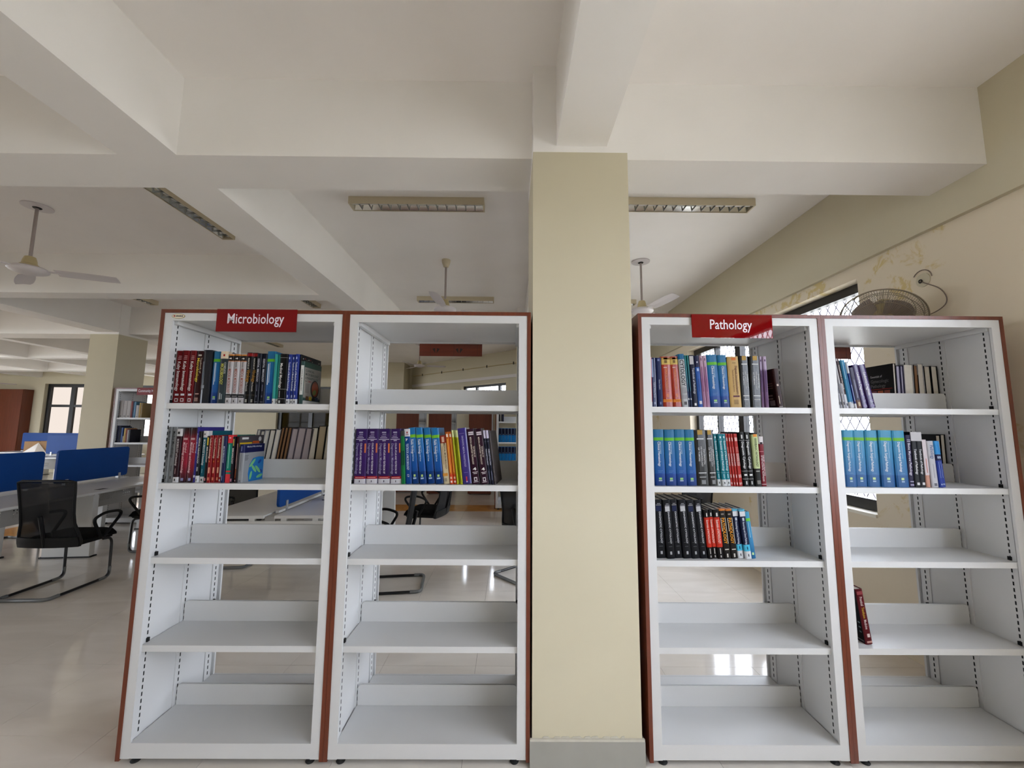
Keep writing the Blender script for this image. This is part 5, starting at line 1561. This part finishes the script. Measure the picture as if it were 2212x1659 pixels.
def make_desk(loc, rz, half, y0, y1, screens, legs, label, group='shared desks with blue screens', top=0.75, scr_top=1.205):
    t = empty('shared_desk', loc, (0, 0, rz))
    tag(t, label, 'desk', group)
    for s_ in (-1, 1):
        xa, xb = sorted((s_ * 0.045, s_ * half))
        MB().box(xa, xb, y0, y1, top - 0.025, top).build('desktop', DESK, t)
    MB().box(-0.044, 0.044, y0 + 0.02, y1 - 0.02, top - 0.05, top - 0.012).build('cable_trough', DESKGREY, t)
    for (a, b) in screens:
        sc = MB().prism(rounded_rect(a, b, top + 0.04, scr_top, 0.04), 0, -0.012, 0.012).build('screen', BLUE, t)
        for yy in (a + 0.14, b - 0.14):
            MB().box(-0.02, 0.02, yy - 0.018, yy + 0.018, top - 0.012, top + 0.085).build('clamp', CLAMP, sc)
    MB().box(-0.014, 0.014, screens[0][0], screens[-1][1], top - 0.008, top + 0.014).build('screen_rail', DESK, t)
    for s_ in (-1, 1):
        perforated(y0 + 0.06, y1 - 0.06, 0.42, 0.70, s_ * 0.10, 4, 0.034, 0.018).build('modesty_panel', DESKGREY, t)
    for yl in legs:
        lg = MB()
        for s_ in (-1, 1):
            xa, xb = sorted((s_ * (half * 0.30), s_ * (half - 0.06)))
            lgp = MB().prism([(xa, 0.012), (xb, 0.012), (xb - 0.02 * (s_ > 0) , 0.70), (xa + 0.02 * (s_ < 0), 0.70)], 1, yl - 0.035, yl + 0.035).build('panel_leg', DESK, t)
            MB().box(xa - 0.02, xb + 0.02, yl - 0.045, yl + 0.045, 0.0, 0.013).build('leg_foot', BLACK, lgp)
        MB().box(-half + 0.08, half - 0.08, yl - 0.02, yl + 0.02, 0.695, 0.7245).build('cross_beam', DESK, t)
    # small dark cable slot in the top
    for s_ in (-1, 1):
        MB().box(s_ * (half - 0.14) - 0.03, s_ * (half - 0.14) + 0.03, (y0 + y1) / 2 + 0.24, (y0 + y1) / 2 + 0.36, top - 0.001, top + 0.0015).build('cable_flap', BLACK, t)
    return t


make_desk((-3.80, 2.65, 0), R(6), 0.79, -1.62, 1.62, [(-1.45, 0.28), (0.44, 1.50)], (-1.5, 0.17, 1.5), 'long white desk with blue screens in the left aisle')
make_desk((-0.32, 1.62, 0), R(3.5), 0.62, 0.0, 2.6, [(0.14, 1.25), (1.38, 2.5)], (1.75, 2.5), 'white desk with blue screen seen through the Microbiology rack')
make_desk((-11.2, 9.9, 0), R(90), 0.72, -1.5, 1.3, [(-0.5, 1.25)], (-1.35, 1.15), 'farthest white desk with blue screen before the left window', scr_top=1.27)
make_desk((-9.0, 8.25, 0), R(90), 0.70, -1.0, 0.9, [(-0.9, 0.85)], (-0.9, 0.8), 'far white desk with blue screen left of the cream column', scr_top=1.25)

d2 = bpy.data.objects['shared_desk.001']
MB().box(-0.56, 0.56, 0.02, 0.05, 0.668, 0.700).build('end_rail', DESK, d2)
for k in range(4):
    MB().box(-0.45 + k * 0.27, -0.40 + k * 0.27, 0.022, 0.048, 0.700, 0.725).build('rail_spacer', DESK, d2)
nb = empty('desk_folder', (-0.02, 2.42, 0.7505), (0, 0, R(-18)))
tag(nb, 'dark open folder with white sheets on the desk behind the rack', 'folder')
MB().box(-0.16, 0.16, -0.11, 0.11, 0.0, 0.008).build('folder_back', mat('folder_dark', (40, 46, 70), 0.35), nb)
MB().prism([(-0.15, 0.008), (0.15, 0.008), (0.15, 0.011), (-0.15, 0.05)], 1, -0.10, 0.10).build('paper_stack', PAPER, nb)
MB().prism([(-0.16, 0.052), (-0.02, 0.031), (-0.02, 0.034), (-0.16, 0.056)], 1, -0.105, 0.105).build('folder_flap', mat('folder_dark', (40, 46, 70), 0.35), nb)

# wrapped carton on the far desk
cb = empty('cardboard_carton', (-11.05, 9.42, 0.7505), (0, 0, R(4)))
tag(cb, 'open cardboard carton with plastic sheeting on a far desk', 'carton')
w_, d_, h_ = 1.0, 0.4, 0.30
for (x0, x1, y0, y1) in ((-w_ / 2, w_ / 2, -d_ / 2, -d_ / 2 + 0.008), (-w_ / 2, w_ / 2, d_ / 2 - 0.008, d_ / 2), (-w_ / 2, -w_ / 2 + 0.008, -d_ / 2 + 0.008, d_ / 2 - 0.008), (w_ / 2 - 0.008, w_ / 2, -d_ / 2 + 0.008, d_ / 2 - 0.008)):
    MB().box(x0, x1, y0, y1, 0.0, h_).build('carton_side', CARD, cb)
MB().box(-w_ / 2 + 0.008, w_ / 2 - 0.008, -d_ / 2 + 0.008, d_ / 2 - 0.008, 0, 0.008).build('carton_floor', CARD, cb)
MB().box(0.16, 0.26, -d_ / 2 - 0.001, -d_ / 2, 0.12, 0.16).build('carton_label', LETTER, cb)
pls = MB()
pls.v = [(-0.36, -0.205, 0.02), (-0.12, -0.22, 0.27), (0.10, -0.205, 0.02), (-0.12, -0.30, 0.0), (-0.46, -0.26, 0.0), (0.14, -0.26, 0.0)]
pls.f = [(0, 1, 4), (1, 3, 4), (1, 5, 3), (1, 2, 5)]
pls.build('plastic_sheet', PLASTIC, cb)


# ------------------------------------------------------------------ racks further back
G2 = 'book racks standing further back'
far_cm = make_rack((-4.54, 4.42, 0), 0, 'distant white rack under the Community Medicine sign', G2)
sign((-4.54 + 0.36, 4.4145, 2.005), (0, 0, 0), 0.404, 0.116, 'Community Medicine', 'small red Community Medicine sign on the distant rack', 0.022, 0.36, 0.042, 0.046)
cup = empty('wooden_cupboard', (-14.4, 10.72, 0))
tag(cup, 'tall brown wooden cupboard at the far left edge', 'cupboard')
MB().box(-0.8, 0.8, 0.0, 0.27, 0.04, 2.62).build('cupboard_body', LAM, cup)
MB().box(-0.78, 0.78, 0.02, 0.26, 0.0, 0.04).build('plinth', BLACK, cup)
for s_ in (-1, 1):
    dr = MB().box(min(0, s_ * 0.795) + 0.002, max(0, s_ * 0.795) - 0.002, -0.02, -0.0005, 0.06, 2.61).build('door', LAM, cup)
    MB().tube([(s_ * 0.05, -0.035, 1.0), (s_ * 0.05, -0.035, 1.2)], 0.008, 8).build('handle', CLAMP, dr, True)
make_rack((1.505, 5.70, 0), 0, 'distant rack filled with bright blue volumes', G2)
make_rack((0.424, 7.36, 0), R(90), 'distant rack end on, wide brown panel behind the second rack', G2)
make_rack((1.36, 7.36, 0), R(90), 'distant rack end on beside the blue volumes', G2)
make_rack((-0.39, 7.60, 0), R(90), 'distant rack end on next to the far cream pilaster', G2)

for st, c in (('far_white', (196, 190, 188)), ('far_pink', (150, 70, 66)), ('far_blue', (90, 140, 176)), ('far_navy', (40, 44, 72)), ('far_yellow', (206, 170, 90)), ('far_brown', (150, 124, 80)), ('far_dark', (38, 36, 44)), ('far_sky', (70, 100, 160))):
    ST[st] = dict(c=c, bands=[(0.05, 0.12, tuple(int(v * 0.6) for v in c), 0.3, 0.7)], t=[], d='')


def far_book(st, x, y, z, t, h, label, group, rz=0):
    b = make_book(st, x, y, z + 0.0005, t, h, 0, rz)
    tag(b, label, 'book', group)
    return b


gcm = 'books on the distant Community Medicine rack'
x = -4.54 + 0.062
for k, (st, t, h, nm) in enumerate((('far_white', 0.058, 0.27, 'leftmost thick white'), ('far_white', 0.058, 0.27, 'second thick white'), ('far_white', 0.058, 0.27, 'third thick white'), ('far_pink', 0.026, 0.262, 'dull red'), ('far_navy', 0.018, 0.26, 'slim navy'),
                                    ('far_blue', 0.034, 0.255, 'pale blue'), ('far_white', 0.05, 0.20, 'short white'), ('far_yellow', 0.022, 0.24, 'yellow-spined'), ('far_brown', 0.03, 0.235, 'tan'))):
    far_book(st, x, 4.42 + 0.045, 1.643, t, h, '%s book on the distant Community Medicine rack, upper shelf' % nm, gcm)
    x += t + 0.0015
x = -4.54 + 0.062
for k, (st, t, h, nm) in enumerate((('far_navy', 0.04, 0.265, 'tall navy'), ('far_dark', 0.022, 0.25, 'charcoal'), ('far_sky', 0.03, 0.235, 'dull blue'), ('far_white', 0.014, 0.1, 'very short white'), ('far_yellow', 0.03, 0.225, 'yellow'),
                                    ('far_pink', 0.02, 0.215, 'slim red'), ('far_white', 0.022, 0.2, 'slim white'), ('far_dark', 0.03, 0.205, 'dark photo-covered'))):
    far_book(st, x, 4.42 + 0.045, 1.250, t, h, '%s book on the distant Community Medicine rack, lower shelf' % nm, gcm)
    x += t + 0.0015
ST['cyanvol'] = dict(c=(20, 120, 190), bands=[(0.5, 0.97, (14, 16, 40), 0, 1), (0.54, 0.57, (150, 160, 190), 0.35, 0.65)], t=[], d='')
for row, z in (('upper', 1.250), ('lower', 0.900)):
    for k in range(13):
        x = 1.505 + 0.062 + k * 0.0625
        far_book('cyanvol', x, 5.70 + 0.045, z, 0.058, 0.265, 'bright blue volume with black upper half, %s, %s row of distant rack' % (('leftmost', 'second from left', 'third from left', 'fourth from left', 'fifth from left', 'sixth from left', 'seventh from left', 'sixth from right', 'fifth from right', 'fourth from right', 'third from right', 'second from right', 'rightmost')[k], row), 'blue volumes, %s row' % row)
for k, st in enumerate(('far_dark', 'far_white', 'far_dark', 'far_navy')):
    far_book(st, 1.505 + 0.065 + k * 0.024, 5.70 + 0.045, 1.643, 0.021, 0.25 - 0.01 * k, '%s slim book above the blue volumes on the distant rack' % ('leftmost', 'second', 'third', 'rightmost')[k], 'slim books above the blue volumes')
